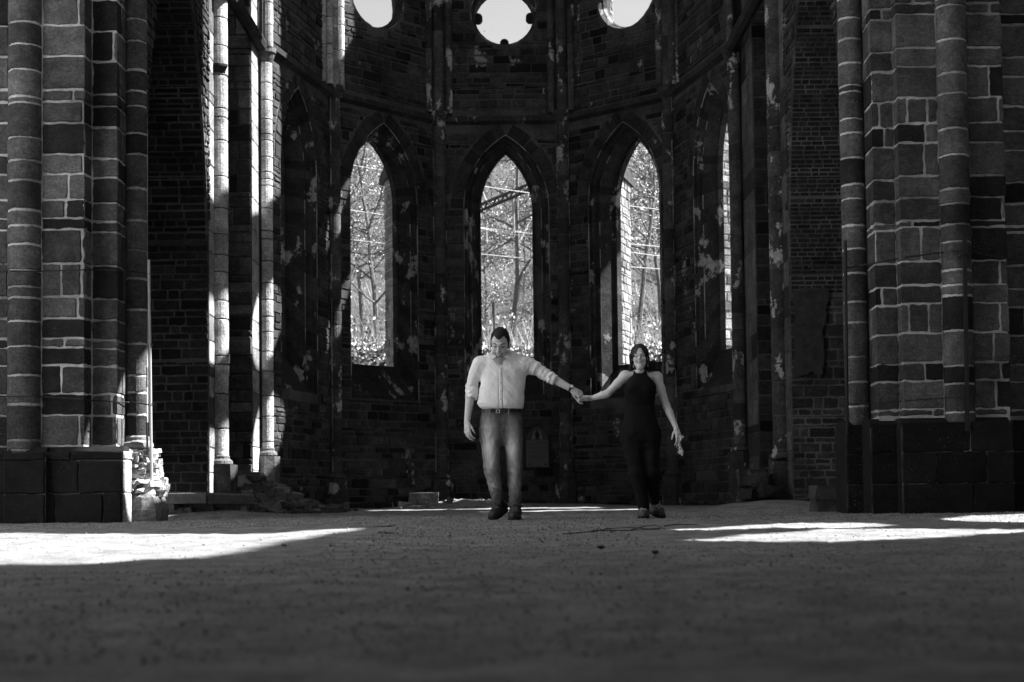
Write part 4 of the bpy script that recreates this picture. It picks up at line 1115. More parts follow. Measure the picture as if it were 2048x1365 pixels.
for (px, py, s_, lab) in ((1201, 1099, 0.028, 'large dark crumpled leaf on the floor in front of the woman'), (568, 1094, 0.022, 'dark crumpled leaf at the near edge of the left sunlit pool'), (1388, 1080, 0.018, 'small dark clod at the tip of the right sunlit pool'), (1310, 1109, 0.03, 'flat dark leaf in front of the right sunlit pools'), (1140, 1068, 0.012, 'tiny dark leaf below the tangle of twigs')):
    s_ *= 0.6; c = gpt(px, py, s_*0.4); mb = MB(); vs = []; n = 10
    for i in range(n):
        a = 2*math.pi*i/n; k_ = 1 + 0.35*rt.uniform(-1, 1)
        vs.append(c + Vector((math.cos(a)*s_*k_*1.2, math.sin(a)*s_*k_, rt.uniform(-0.4, 0.7)*s_)))
    vs += [c + Vector((0, 0, s_*0.5)), c - Vector((0, 0, s_*0.45))]
    mb.add(vs, [(i, (i+1) % n, n) for i in range(n)] + [((i+1) % n, i, n+1) for i in range(n)], 0, 0.03)
    tag(mb.build('dead_leaf', tw_m), lab, 'leaf')

rm = random.Random(66); mb = MB()
for i in range(420):
    x = -3.75 + abs(rm.gauss(0, 0.55)); y = rm.uniform(18.9, 22.4)
    if x > -2.2: continue
    s_ = rm.choice((0.03, 0.04, 0.05, 0.08, 0.12))*rm.uniform(0.7, 1.3)
    mb.box((x, y, gz(x, y) + s_*0.15), (s_*1.6, s_*1.3, s_*0.9), 0, rm.uniform(0.05, 0.14), Matrix.Rotation(rm.uniform(0, 3), 3, 'Z') @ Matrix.Rotation(rm.uniform(-0.5, 0.5), 3, 'X'), s_*0.22, rm)
tag(mb.build('rubble_mound', M['ext_stone']), kind='stuff', label='earth mound strewn with rubble at the foot of the left wall', cat='rubble')
# ------------------------------------------------------------------ people (signed distance modelling, polygonised to single skins)
import openvdb
def V3(p): return np.array((p[0], p[1], p[2]), dtype=np.float32)
class Cone:
    def __init__(s, a, b, ra, rb, fl=None, f=1.0):
        s.a, s.b, s.ra, s.rb = V3(a), V3(b), ra, rb
        s.fl = None if fl is None else V3(Vector(fl).normalized()); s.f = f
    def __call__(s, p):
        ba = s.b-s.a; pa = p-s.a; L = float(ba @ ba) + 1e-9
        h = np.clip(pa @ ba / L, 0, 1); q = pa - h[:, None]*ba
        if s.fl is not None:
            w = q @ s.fl; q = q + np.outer(w*(1/s.f-1), s.fl)
        return (np.sqrt((q*q).sum(1)) - (s.ra + (s.rb-s.ra)*h)) * (1.0 if s.fl is None else min(1, s.f+0.15))
class Ell:
    def __init__(s, c, r, R=None):
        s.c = V3(c); s.r = V3(r); s.R = None if R is None else np.array(R, dtype=np.float32)
    def __call__(s, p):
        q = p-s.c
        if s.R is not None: q = q @ s.R
        k0 = np.sqrt(((q/s.r)**2).sum(1)); k1 = np.sqrt(((q/(s.r*s.r))**2).sum(1)) + 1e-9
        return k0*(k0-1)/k1
class Prof:
    """upright trunk: rows of (z, cx, cy, rx, ry)"""
    def __init__(s, rows, e=2.3):
        rows = sorted(rows); s.t = np.array(rows, dtype=np.float32); s.e = e
    def __call__(s, p):
        t = s.t; z = p[:, 2]
        cx, cy, rx, ry = (np.interp(z, t[:, 0], t[:, i]) for i in (1, 2, 3, 4))
        k = (np.abs((p[:, 0]-cx)/rx)**s.e + np.abs((p[:, 1]-cy)/ry)**s.e)**(1/s.e)
        d = (k-1)*np.minimum(rx, ry)*0.9
        return np.maximum(d, np.maximum(t[0, 0]-z, z-t[-1, 0]))
class Xf:
    """a primitive in a rotated / moved frame"""
    def __init__(s, pr, o, R): s.pr = pr; s.o = V3(o); s.R = np.array(R, dtype=np.float32)
    def __call__(s, p): return s.pr((p-s.o) @ s.R)
class Cut:
    def __init__(s, pr, fn): s.pr = pr; s.fn = fn
    def __call__(s, p): return np.maximum(s.pr(p), s.fn(p))
def sdf_eval(ops, p):
    d = None
    for (op, k, pr) in ops:
        e = pr(p)
        if d is None: d = e; continue
        if op == '+':
            if k > 0:
                h = np.maximum(k-np.abs(d-e), 0)/k; d = np.minimum(d, e) - h*h*k*0.25
            else: d = np.minimum(d, e)
        else:
            e = -e
            if k > 0:
                h = np.maximum(k-np.abs(d-e), 0)/k; d = np.maximum(d, e) + h*h*k*0.25
            else: d = np.maximum(d, e)
    return d
def polygonise(ops, lo, hi, h):
    lo = np.array(lo, dtype=np.float32); hi = np.array(hi, dtype=np.float32)
    B = 16; n = (np.ceil((hi-lo)/h/B).astype(int))*B
    arr = np.full(tuple(n), 0.05, dtype=np.float32)
    gx = np.arange(B, dtype=np.float32)*h
    loc = np.stack(np.meshgrid(gx, gx, gx, indexing='ij'), -1).reshape(-1, 3)
    half = B*h/2; diag = half*1.7321 + h
    nb = n//B
    cs = np.stack(np.meshgrid(*[np.arange(k) for k in nb], indexing='ij'), -1).reshape(-1, 3)
    cen = (lo + cs*B*h + half - h/2).astype(np.float32)
    dc = sdf_eval(ops, cen)
    each = [pr(cen) for (_, _, pr) in ops]
    for i in range(len(cs)):
        i0 = cs[i]*B; sl = tuple(slice(a, a+B) for a in i0)
        if abs(dc[i]) > diag*1.5 + 0.03:
            if dc[i] < 0: arr[sl] = -0.05
            continue
        base = lo + i0*h
        sub = []
        for j, (op, k, pr) in enumerate(ops):
            e = each[j][i]
            if (op == '+' and e > abs(dc[i]) + 2.4*diag + k) or (op == '-' and e > 2.4*diag + k):
                continue
            sub.append((op, k, pr))
        if not sub or sub[0][0] == '-': continue
        arr[sl] = np.clip(sdf_eval(sub, loc+base.astype(np.float32)), -0.05, 0.05).reshape(B, B, B)
    g = openvdb.FloatGrid(0.05); g.copyFromArray(arr)
    pts, quads = g.convertToQuads(0.0)
    pts = np.asarray(pts)*h + lo
    return pts, np.asarray(quads)[:, ::-1]
def skin_obj(name, ops, lo, hi, h, mat, parent, disp=None, tone=None, tonev=0.3, smooth_it=1):
    pts, quads = polygonise(ops, lo, hi, h)
    me = bpy.data.meshes.new(name); me.from_pydata(pts.tolist(), [], quads.tolist()); me.materials.append(mat)
    bm = bmesh.new(); bm.from_mesh(me)
    if bm.calc_volume(signed=True) < 0: bmesh.ops.reverse_faces(bm, faces=bm.faces)
    for _ in range(smooth_it): bmesh.ops.smooth_vert(bm, verts=bm.verts, factor=0.5, use_axis_x=True, use_axis_y=True, use_axis_z=True)
    bm.normal_update()
    if disp:
        mv = [(v, disp(v.co, v.normal)) for v in bm.verts]
        for v, d in mv: v.co += v.normal*d
    bm.to_mesh(me); bm.free()
    a = me.attributes.new('tone', 'FLOAT', 'POINT')
    if tone is None: a.data.foreach_set('value', [tonev]*len(me.vertices))
    else:
        c = np.zeros(len(me.vertices)*3, dtype=np.float32); me.vertices.foreach_get('co', c)
        a.data.foreach_set('value', tone(c.reshape(-1, 3)).astype(np.float32))
    me.polygons.foreach_set('use_smooth', [True]*len(me.polygons)); me.update()
    o = bpy.data.objects.new(name, me); COL.objects.link(o); o.parent = parent
    return o

def mat_skin():
    k = NT('skin'); t = k.attr('tone'); n = k.noise(260, 3, 0.6); n2 = k.noise(28, 3, 0.6)
    c = k.math('MULTIPLY', t, k.math('MULTIPLY', k.ramp(n, [(0.3, 0.88), (0.7, 1.12)]), k.ramp(n2, [(0.3, 0.93), (0.7, 1.07)])))
    k.color(c); k.b.inputs['Roughness'].default_value = 0.5; k.b.inputs['Specular IOR Level'].default_value = 0.4; k.bump(n, 0.001); return k.m
def mat_cloth(name, v, spec=0.1, streak=0.25, scale=(220, 220, 30), bump=0.0015, var=0.15):
    k = NT(name); t = k.attr('tone')
    n = k.noise(1.0, 4, 0.65, k.pos(scale)); n2 = k.noise(9, 4, 0.6)
    c = k.math('MULTIPLY', k.math('MULTIPLY', t, v), k.math('MULTIPLY', k.ramp(n, [(0.3, 1-streak), (0.7, 1+streak)]), k.ramp(n2, [(0.3, 1-var), (0.7, 1+var)])))
    k.color(c); k.b.inputs['Roughness'].default_value = 0.95; k.b.inputs['Specular IOR Level'].default_value = spec
    k.b.inputs['Sheen Weight'].default_value = 0.0
    k.bump(k.math('ADD', n, k.math('MULTIPLY', n2, 2.0)), bump); return k.m
M['skin'] = mat_skin()
M['shirt'] = mat_cloth('linen_shirt', 1.0, streak=0.12, scale=(420, 420, 90), var=0.06, bump=0.0004)
M['denim'] = mat_cloth('denim', 1.0, streak=0.15, scale=(400, 400, 120), bump=0.002, var=0.08)
M['black_cloth'] = mat_cloth('black_jersey', 0.012, streak=0.1, spec=0.05)
M['hair_m'] = mat_flat('cropped_hair', 0.012, rough=0.6, var=0.5, scale=300, bump=0.002, spec=0.25)
M['hair_w'] = mat_flat('long_hair', 0.016, rough=0.45, var=0.5, scale=120, spec=0.35)
M['leather'] = mat_flat('black_leather', 0.018, rough=0.45, spec=0.4)
M['boot'] = mat_flat('boot_leather', 0.03, rough=0.55, var=0.35, scale=40, bump=0.003)
M['sole'] = mat_flat('rubber_sole', 0.012, rough=0.8)
M['sneaker'] = mat_flat('grey_suede', 0.07, rough=0.9, var=0.3, scale=60, bump=0.002)
M['lace_dark'] = mat_flat('dark_lace', 0.10)
M['steel'] = mat_flat('polished_steel', 0.6, rough=0.25, var=0.05, spec=0.6, metal=0.6)
M['white'] = mat_flat('white_dial', 0.7, rough=0.4, var=0.05)
M['teeth'] = mat_flat('teeth', 0.62, rough=0.3, var=0.05, spec=0.5)

# ---- a hand: palm, four bent fingers, a thumb
def hand_ops(wrist, d, up, size=0.185, curl=(0.5, 0.6, 0.5), side=1, spread=0.10, thumb=0.6, r=0.0085):
    """d: towards the fingers, up: out of the back of the hand, side: +1 when the thumb lies along d x up"""
    d = Vector(d).normalized(); up = Vector(up); up = (up - d*up.dot(d)).normalized(); t = d.cross(up)*side
    w = Vector(wrist); ops = []; L = size
    kn = []
    for i, (off, fwd) in enumerate(((0.38, 0.50), (0.13, 0.53), (-0.12, 0.51), (-0.36, 0.46))):   # index ... little
        k_ = w + d*L*fwd + t*L*off*0.46 + up*L*0.015*(1-abs(i-1.4)*0.5); kn.append(k_)
        ops.append(('+', 0.012, Cone(w + t*L*off*0.22 + d*L*0.03, k_, L*0.085, L*0.062)))
    ops.append(('+', 0.012, Ell(w + d*L*0.28 - up*L*0.02, (L*0.16,)*3)))
    lens = ((0.22, 0.14, 0.11), (0.25, 0.16, 0.115), (0.23, 0.15, 0.11), (0.175, 0.11, 0.10))
    for i in range(4):
        p = kn[i]; a = 0; f = 1 + 0.16*(i-1.5)*(1 if i > 1 else 0.4)
        dirn = (d + t*spread*(1.5-i)).normalized()
        for s_ in range(3):
            a += curl[s_]*f
            dd = (dirn*math.cos(a) - up*math.sin(a)).normalized()
            q = p + dd*L*lens[i][s_]
            rr = r*(1.0 if i < 3 else 0.86)
            ops.append(('+', 0.0035 if s_ else 0.008, Cone(p, q, rr*(1.08-0.1*s_), rr*(0.98-0.12*s_)))); p = q
    b = w + d*L*0.10 + t*L*0.13 - up*L*0.03
    d1 = (d*0.75 + t*0.75*thumb - up*0.35).normalized(); p1 = b + d1*L*0.24
    d2 = (d*0.95 + t*0.25*thumb - up*0.35).normalized(); p2 = p1 + d2*L*0.17; p3 = p2 + (d2 - up*0.25).normalized()*L*0.13
    ops += [('+', 0.012, Cone(b, p1, r*1.6, r*1.25)), ('+', 0.005, Cone(p1, p2, r*1.15, r*1.05)), ('+', 0.004, Cone(p2, p3, r*1.05, r*0.8))]
    return ops, kn
def head_ops(o, R, sc=1.0, female=False, zs=1.0):
    H = lambda pr: Xf(pr, o, R)
    s = sc; j = 0.85 if female else 1.0
    k3 = (s, s, s*zs)
    E = lambda c, r: H(Ell([q*k_ for q, k_ in zip(c, k3)], [q*k_ for q, k_ in zip(r, k3)]))
    C = lambda a, b, ra, rb: H(Cone([q*k_ for q, k_ in zip(a, k3)], [q*k_ for q, k_ in zip(b, k3)], ra*s, rb*s))
    ops = [('+', 0, E((0, 0.014, 0.034), (0.076, 0.095, 0.086))),
           ('+', 0.035, E((0, -0.022, -0.045), (0.056*j, 0.066, 0.076))),
           ('+', 0.025, C((-0.044*j, 0.0, -0.062), (0, -0.062, -0.098), 0.018, 0.020)), ('+', 0.03, C((0.044*j, 0.0, -0.062), (0, -0.062, -0.098), 0.018, 0.020)),
           ('+', 0.02, E((0, -0.072, -0.100), (0.022*j, 0.016, 0.016)))]
    for x in (-1, 1):
        ops += [('+', 0.02, E((x*0.040, -0.063, -0.026), (0.024, 0.020, 0.022))),
                ('+', 0.018, E((x*0.043*j, -0.036, -0.052), (0.018, 0.034, 0.034))),
                ('+', 0.014, C((x*0.012, -0.087, 0.022), (x*0.045, -0.072, 0.024), 0.010, 0.008)),
                ('-', 0.014, E((x*0.031, -0.101, 0.004), (0.018, 0.020, 0.0125))),
                ('+', 0.004, E((x*0.031, -0.0735, 0.003), (0.015, 0.0135, 0.0125))),
                ('+', 0.004, E((x*0.081, 0.008, -0.008), (0.009, 0.020, 0.031)))]
    ops += [('+', 0.012, C((0, -0.086, 0.016), (0, -0.112, -0.022), 0.008, 0.0105)), ('+', 0.008, E((0.011, -0.098, -0.027), (0.009, 0.010, 0.008))), ('+', 0.008, E((-0.011, -0.098, -0.027), (0.009, 0.010, 0.008))),
            ('+', 0.010, E((0, -0.080, -0.050), (0.026, 0.013, 0.010)))]
    # laughing mouth: an open crescent, with the folds from nose to mouth corners
    for i in range(9):
        x = (i-4)/4; ops.append(('-', 0.003, E((x*0.031, -0.098 + 0.022*x*x, -0.060 + 0.013*x*x), (0.006, 0.012, 0.0085*(1.1-0.6*x*x)))))
    for x in (-1, 1):
        ops.append(('-', 0.006, C((x*0.020, -0.099, -0.030), (x*0.040, -0.080, -0.052), 0.003, 0.0035)))
        ops.append(('-', 0.010, E((x*0.016, -0.104, 0.006), (0.009, 0.012, 0.010))))
    ops.append(('+', 0.006, E((0, -0.079, -0.077), (0.022, 0.011, 0.006))))
    return ops
def head_tone(o, R, sc, base, beard=0.0, female=False, zs=1.0):
    o = V3(o); R = np.array(R, dtype=np.float32)
    def f(c):
        q = ((c-o) @ R)/sc; q[:, 2] /= zs; t = np.full(len(c), base, dtype=np.float32)
        inh = (np.abs(q).max(1) < 0.14) & (q[:, 1] < 0.02)
        x, y, z = np.abs(q[:, 0]), q[:, 1], q[:, 2]
        def spot(cx, cz, rx, rz, k):
            m = inh & (y < -0.045) & ((((x-cx)/rx)**2 + ((z-cz)/rz)**2) < 1); t[m] = base*k
        if beard: 
            m = inh & (z < -0.035) & (x < 0.07); t[m] = base*(1-beard)
            spot(0, -0.052, 0.035, 0.016, 1-beard)
        m = inh & (y < -0.045) & (np.abs(z - (0.029 - 9*(x-0.036)**2)) < 0.0044*(1-((x-0.034)/0.023)**2)); t[m] = base*0.2   # brows
        m = inh & (y < -0.045) & (np.abs(z - (0.006 - 6*(x-0.031)**2 - (0.001))) < 0.0034) & (np.abs(x-0.031) < 0.017); t[m] = base*0.10   # lashes of narrowed eyes
        lip = inh & (y < -0.06) & (np.abs(z - (-0.061 + 14*x*x)) < 0.0150*(1.0-(x/0.042)**2)) & (x < 0.039); t[lip] = base*(0.55 if female else 0.7)
        ins = inh & (((x/0.031)**2 + ((z+0.060-14*x*x)/0.0095)**2) < 1) & (y > -0.093) & (y < -0.05); t[ins] = 0.10
        return t
    return f
def tooth_arc(name, o, R, sc, parent, zs=1.0):
    mb = MB(); vs = []; n = 10
    for i in range(n+1):
        x = (i/n*2-1)
        for (dz) in (0.0050*(1-0.5*x*x), -0.0055*(1-0.75*x*x)):
            vs.append(Vector(o) + Matrix(R) @ Vector((x*0.0285, -0.0915 + 0.020*x*x, (-0.0575 + 0.0125*x*x + dz)*zs))*sc)
    mb.add(vs, [(2*i, 2*i+2, 2*i+3, 2*i+1) for i in range(n)], 0, 0.6)
    ob = mb.build(name, M['teeth'], parent, smooth=True); ob.location = (0, 0, 0); return ob
def rotm(pitch, yaw, roll):        # pitch > 0 bows the face towards the camera's floor; face looks along -y
    return (Matrix.Rotation(yaw, 3, 'Z') @ Matrix.Rotation(pitch, 3, 'X') @ Matrix.Rotation(roll, 3, 'Y'))
def fold(co, k=1.0):
    q = Vector(co)
    return 0.0055*k*mnoise.noise(Vector((q.x*16 + q.z*7, q.y*10, q.z*9 - q.x*9))) + 0.003*k*mnoise.noise(Vector((q.x*38 - q.z*14, q.y*22, q.z*20)))
def ring(pts_c, axis, rx, n=20):
    axis = Vector(axis).normalized(); a = axis.orthogonal().normalized(); b = axis.cross(a)
    return [Vector(pts_c) + (a*math.cos(2*math.pi*i/n) + b*math.sin(2*math.pi*i/n))*rx for i in range(n+1)]
def local(mb, name, mat, parent, smooth=False):
    o = mb.build(name, mat, parent, smooth); o.location = (0, 0, 0); return o

# =========================================================================== the man
YM = 13.4
mo = P(1005, 1041, YM); mo.z = 0.0
man = thing('person', mo, 'man in pale linen shirt and faded jeans looking down laughing, holding hands', 'person')
def J(px, py, dy=0.0): return P(px, py, YM+dy) - mo
def JZ(px, z, dy=0.0): q = P(px, 1000, YM+dy) - mo; q.z = z; return q
def row(py, x0, x1, ry, cy=0.0):
    a, b = J(x0, py), J(x1, py); return ((a.z+b.z)/2, (a.x+b.x)/2, cy, (b.x-a.x)/2, ry)
hc = J(1000, 689, -0.06); hR = rotm(rad(25), rad(-9), rad(4)); hs = 1.13
neck0, neck1 = J(1001, 722, 0.03), J(1000, 700, -0.01)
WRr, WRl = J(934, 846, -0.07), J(1144, 779, -0.06)
shr, shl = J(957, 727, 0.0), J(1056, 727, 0.0)
elr, ell_ = J(943, 772, 0.04), J(1090, 749, -0.01)
HZ = 1.16
body = head_ops(hc, hR, hs, zs=HZ)
body += [('+', 0.03, Cone(neck0, neck1, 0.062, 0.058)), ('+', 0.04, Cone(J(1001, 790), J(1001, 735), 0.12, 0.13, (0, 1, 0), 0.75)), ('+', 0.05, Cone(shr, shl, 0.055, 0.055)),
         ('+', 0.03, Cone(J(1001, 850), J(1001, 790), 0.13, 0.12, (0, 1, 0), 0.75))]
for (a, b, w) in ((shr, elr, WRr), (shl, ell_, WRl)):
    body += [('+', 0.02, Cone(a, b, 0.046, 0.040)), ('+', 0.02, Cone(b, b.lerp(w, 0.3), 0.039, 0.043)), ('+', 0.015, Cone(b.lerp(w, 0.3), w, 0.043, 0.028, (0, 1, 0), 0.9))]
hd_r, _ = hand_ops(WRr, (0.05, -0.25, -1), (-0.75, -0.65, 0.0), 0.185, (0.35, 0.5, 0.4), -1, 0.08, 0.5)
hd_l, knl = hand_ops(WRl, Vector(J(1170, 795, -0.06)) - Vector(WRl), (0.10, -0.85, 0.5), 0.18, (0.55, 0.9, 0.6), 1, 0.05, 0.5)
body += hd_r + hd_l
for (hip, kn_, an) in ((J(981, 850), J(981, 938, -0.08), J(998, 1003, 0.06)), (J(1024, 850), J(1028, 938, -0.03), J(1031, 1008, 0.04))):
    body += [('+', 0.04, Cone(hip, kn_, 0.075, 0.052)), ('+', 0.03, Cone(kn_, an, 0.052, 0.036))]
lo = (-0.46, -0.30, 0.08); hi = (0.88, 0.30, 1.90)
ht = head_tone(hc, hR, hs, 0.56, beard=0.16, zs=HZ)
skin_obj('body', body, lo, hi, 0.0034, M['skin'], man, tone=ht)
tooth_arc('teeth', hc, hR, hs, man, HZ)
# hair: a cropped cap with a widow's peak
def hairline(p):
    q = ((p-V3(hc)) @ np.array(hR, dtype=np.float32))/hs; q[:, 2] /= HZ
    x = np.abs(q[:, 0]); front = 0.068 - 0.010*np.cos(x*70)*(x < 0.045) + 0.0*x
    zl = np.where(q[:, 1] < -0.045, front + 0.10*np.clip(x-0.03, 0, 0.03) - 1.6*np.clip(x-0.052, 0, 1), np.where(q[:, 1] < 0.0, 0.068 - (q[:, 1]+0.045)*2.0 - 0.6*np.clip(x-0.05, 0, 1), -0.03 - 0.25*q[:, 1]))
    return (zl - q[:, 2])*0.7
cap = Xf(Ell([0, 0.014*hs, 0.034*hs*HZ], [0.0805*hs, 0.100*hs, 0.0895*hs*HZ]), hc, hR)
side = Xf(Ell([0, 0.03*hs, -0.01*hs*HZ], [0.0785*hs, 0.075*hs, 0.075*hs*HZ]), hc, hR)
class HairCap:
    def __call__(s, p):
        d = np.minimum(cap(p), side(p)); return np.maximum(d, hairline(p))
skin_obj('hair', [('+', 0, HairCap())], hc + Vector((-0.15, -0.18, -0.17)), hc + Vector((0.15, 0.18, 0.18)), 0.003, M['hair_m'], man, disp=lambda c, n: 0.0012*mnoise.noise(Vector(c)*140), tonev=0.02)
# shirt
tors = Prof([row(818.5, 966, 1045, 0.118), row(814, 959, 1047, 0.132), row(807, 955, 1048, 0.135), row(790, 958, 1049, 0.128), row(765, 962, 1051, 0.125, 0.005), row(742, 961, 1055, 0.125, 0.01),
             row(724, 958, 1056, 0.11, 0.02), row(713, 967, 1047, 0.085, 0.03), row(706, 978, 1033, 0.07, 0.03), row(701, 984, 1019, 0.062, 0.03)])
sh = [('+', 0, tors)]
cuf_r, cuf_l = J(944, 791, 0.0), J(1106, 758, -0.03)
sh += [('+', 0.05, Cone(shr + Vector((0.014, 0, -0.008)), shr.lerp(elr, 0.45), 0.070, 0.064)), ('+', 0.008, Cone(shr.lerp(elr, 0.4), elr, 0.061, 0.056)), ('+', 0.006, Cone(elr, cuf_r, 0.056, 0.052)), ('+', 0.004, Cone(cuf_r.lerp(elr, 0.25), cuf_r.lerp(WRr, 0.03), 0.057, 0.055))]
sh += [('+', 0.05, Cone(shl + Vector((-0.016, 0, -0.008)), shl.lerp(ell_, 0.45), 0.070, 0.064)), ('+', 0.012, Cone(shl.lerp(ell_, 0.4), ell_, 0.061, 0.056)), ('+', 0.02, Cone(ell_, cuf_l, 0.056, 0.052)), ('+', 0.004, Cone(cuf_l.lerp(ell_, 0.35), cuf_l.lerp(WRl, 0.03), 0.056, 0.054))]
for (c, w, r) in ((cuf_r, WRr, 0.043), (cuf_l, WRl, 0.043)):      # the open end of the rolled sleeve
    dr = (w-c).normalized(); sh.append(('-', 0.003, Cone(c + dr*0.028, c + dr*0.16, 0.046, 0.05)))
vn = J(1003, 741, -0.14)                                             # open neck
sh.append(('-', 0.006, Cone(J(1002, 738, -0.135), J(1000, 700, -0.06), 0.006, 0.055)))
def shirt_disp(c, n):
    q = Vector(c); d = fold(c, 0.55)
    w = q.x*0.75 + q.z*0.66; w2 = q.x*-0.5 + q.z*0.86
    d += 0.010*mnoise.noise(Vector((w2*2.5, w*13, q.y*2))) * (1 if q.z < 1.48 else 0.3) + 0.0035*abs(mnoise.noise(Vector((w2*5, w*40, q.y*4))))
    for (e, w, amp, fr) in ((elr, cuf_r, 0.006, 150), (ell_, cuf_l, 0.006, 130), (shl, ell_, 0.004, 90)):
        ax = (w-e); L = ax.length; t = (q-e).dot(ax)/L/L
        if -0.3 < t < 1.2 and (q - e.lerp(w, t)).length < 0.085:
            d += amp*math.sin(t*L*fr + 3*mnoise.noise(q*22))*max(0, 1-abs(t-0.6))
    if abs(abs(q.x - J(1001, 780).x - 0.004 + (q.z - J(1001, 780).z)*0.01) - 0.017) < 0.0045 and q.y < -0.05 and q.z < J(1000, 742).z: d -= 0.004
    # placket
    px_ = q.x - (J(1001, 780).x + (q.z - J(1001, 780).z)*-0.01)
    if abs(px_ - 0.004) < 0.016 and q.y < -0.05 and q.z < J(1000, 738).z: d += 0.0028
    return d
skin_obj('shirt', sh, (-0.46, -0.24, 0.94), (0.62, 0.24, 1.68), 0.0045, M['shirt'], man, disp=shirt_disp, tonev=0.82)
# collar flaps
mb = MB()
for sg, pts in ((-1, [(985, 703, 0.02), (1000.5, 739, -0.145), (992.5, 716, -0.128), (978.5, 723, -0.125), (977, 707, -0.03)]), (1, [(1017, 701, 0.02), (1003.5, 738, -0.145), (1008.5, 717, -0.128), (1021, 718, -0.118), (1026, 704, -0.02)])):
    P0 = [J(*q) for q in pts]
    inner = [P0[0], P0[0].lerp(P0[1], 0.4) + Vector((0, -0.035, 0)), P0[2]]
    a, b, c, d_, e = P0
    top = [a, a.lerp(c, 0.55) + Vector((0, -0.02, 0.012)), c + Vector((0, -0.008, 0.004))]
    low = [e + Vector((0, -0.006, 0)), e.lerp(d_, 0.55) + Vector((0, -0.022, 0.004)), d_ + Vector((0, -0.024, 0))]
    vs = top + low + [q + Vector((0, 0.006, -0.004)) for q in top + low]
    mb.add(vs, [(0,1,4,3), (1,2,5,4), (9,10,7,6), (10,11,8,7), (3,4,10,9), (4,5,11,10), (2,8,11,5)], 0, 0.62)
    # the open placket edge
    q0, q1 = c + Vector((0, -0.004, 0)), J(1001.5, 741, -0.147)
    mb.tube([q0, q0.lerp(q1, 0.5) + Vector((0, -0.006, 0)), q1], [0.004, 0.003, 0.002], 6, 0, 0.6)
col = local(mb, 'collar', M['shirt'], man); ss = col.modifiers.new('sub', 'SUBSURF'); ss.levels = ss.render_levels = 1
mb = MB()
for py in (752, 768, 784, 800):
    c = J(1002.5 - (py-750)*0.012, py, 0); c.y = -0.128 if py < 760 else (-0.130 if py < 795 else -0.136)
    mb.tube([c + Vector((0, 0.006, 0)), c + Vector((0, -0.004, 0))], 0.0055, 10, 0, 0.4)
local(mb, 'buttons', mat_flat('shirt_button', 0.35), man)
# jeans
kr, kl = J(984, 938, -0.09), J(1029, 938, -0.035); ar, al = J(996, 1002, 0.05), J(1031, 1012, 0.03)
pel = Prof([row(892, 972, 1034, 0.07), row(880, 962, 1043, 0.105), row(862, 959, 1046, 0.125), row(842, 960, 1045, 0.125), row(826, 963, 1043, 0.115), row(817, 965, 1042, 0.112)])
je = [('+', 0, pel), ('+', 0.03, Cone(J(980, 866, -0.01), kr, 0.096, 0.075)), ('+', 0.03, Cone(kr, J(990, 972, -0.02), 0.075, 0.063)), ('+', 0.02, Cone(J(990, 972, -0.02), ar, 0.063, 0.053)),
      ('+', 0.02, Cone(J(1025, 866, -0.01), kl, 0.096, 0.072)), ('+', 0.03, Cone(kl, J(1029, 972, 0.0), 0.072, 0.062)), ('+', 0.02, Cone(J(1029, 972, 0.0), al, 0.062, 0.060))]
def jean_disp(c, n):
    q = Vector(c); d = fold(c, 1.0)
    for (z, amp) in ((0.30, 0.013), (0.48, 0.009), (0.13, 0.014), (0.86, 0.008), (0.68, 0.005)):
        w = max(0, 1-abs(q.z-z)/0.11)
        d += amp*w*mnoise.noise(Vector((q.x*9 + q.z*4, q.y*9, q.z*42 + q.x*16)))
    return d
zt_, zk = J(980, 900).z, J(980, 945).z
def jean_tone(c):
    x, y, z = c[:, 0], c[:, 1], c[:, 2]
    t = np.full(len(c), 0.085, dtype=np.float32)
    cx = np.where(x < J(1003, 900).x, np.interp(z, [0.15, 0.5, 0.85], [J(995, 1000).x, J(983, 938).x, J(978, 870).x]), np.interp(z, [0.15, 0.5, 0.85], [J(1031, 1000).x, J(1028, 938).x, J(1025, 870).x]))
    fade = np.exp(-((x-cx)/0.055)**2)*(y < 0.02)
    t += fade*0.55*np.exp(-((z-0.68)/0.17)**2) + fade*0.36*np.exp(-((z-0.36)/0.12)**2) + fade*0.14*np.exp(-((z-0.88)/0.10)**2)
    ns = np.array([mnoise.noise(Vector((p[0]*60 + p[2]*8, p[1]*30, p[2]*14))) for p in c], dtype=np.float32)
    return np.clip(t*(1+0.3*ns), 0.03, 0.62)*np.where((np.abs(x - J(999, 850).x) < 0.003) & (y < 0) & (z > 0.80), 0.55, 1)*np.where((np.abs(np.abs(x - J(1003, 850).x) - (0.155 - (1.02-z)*0.35*0 - np.clip(z-0.93, 0, 1)*0.5)) < 0.003) & (y < 0) & (z > 0.93), 0.55, 1)
skin_obj('jeans', je, (-0.30, -0.24, 0.08), (0.28, 0.26, 1.10), 0.0048, M['denim'], man, disp=jean_disp, tone=jean_tone)
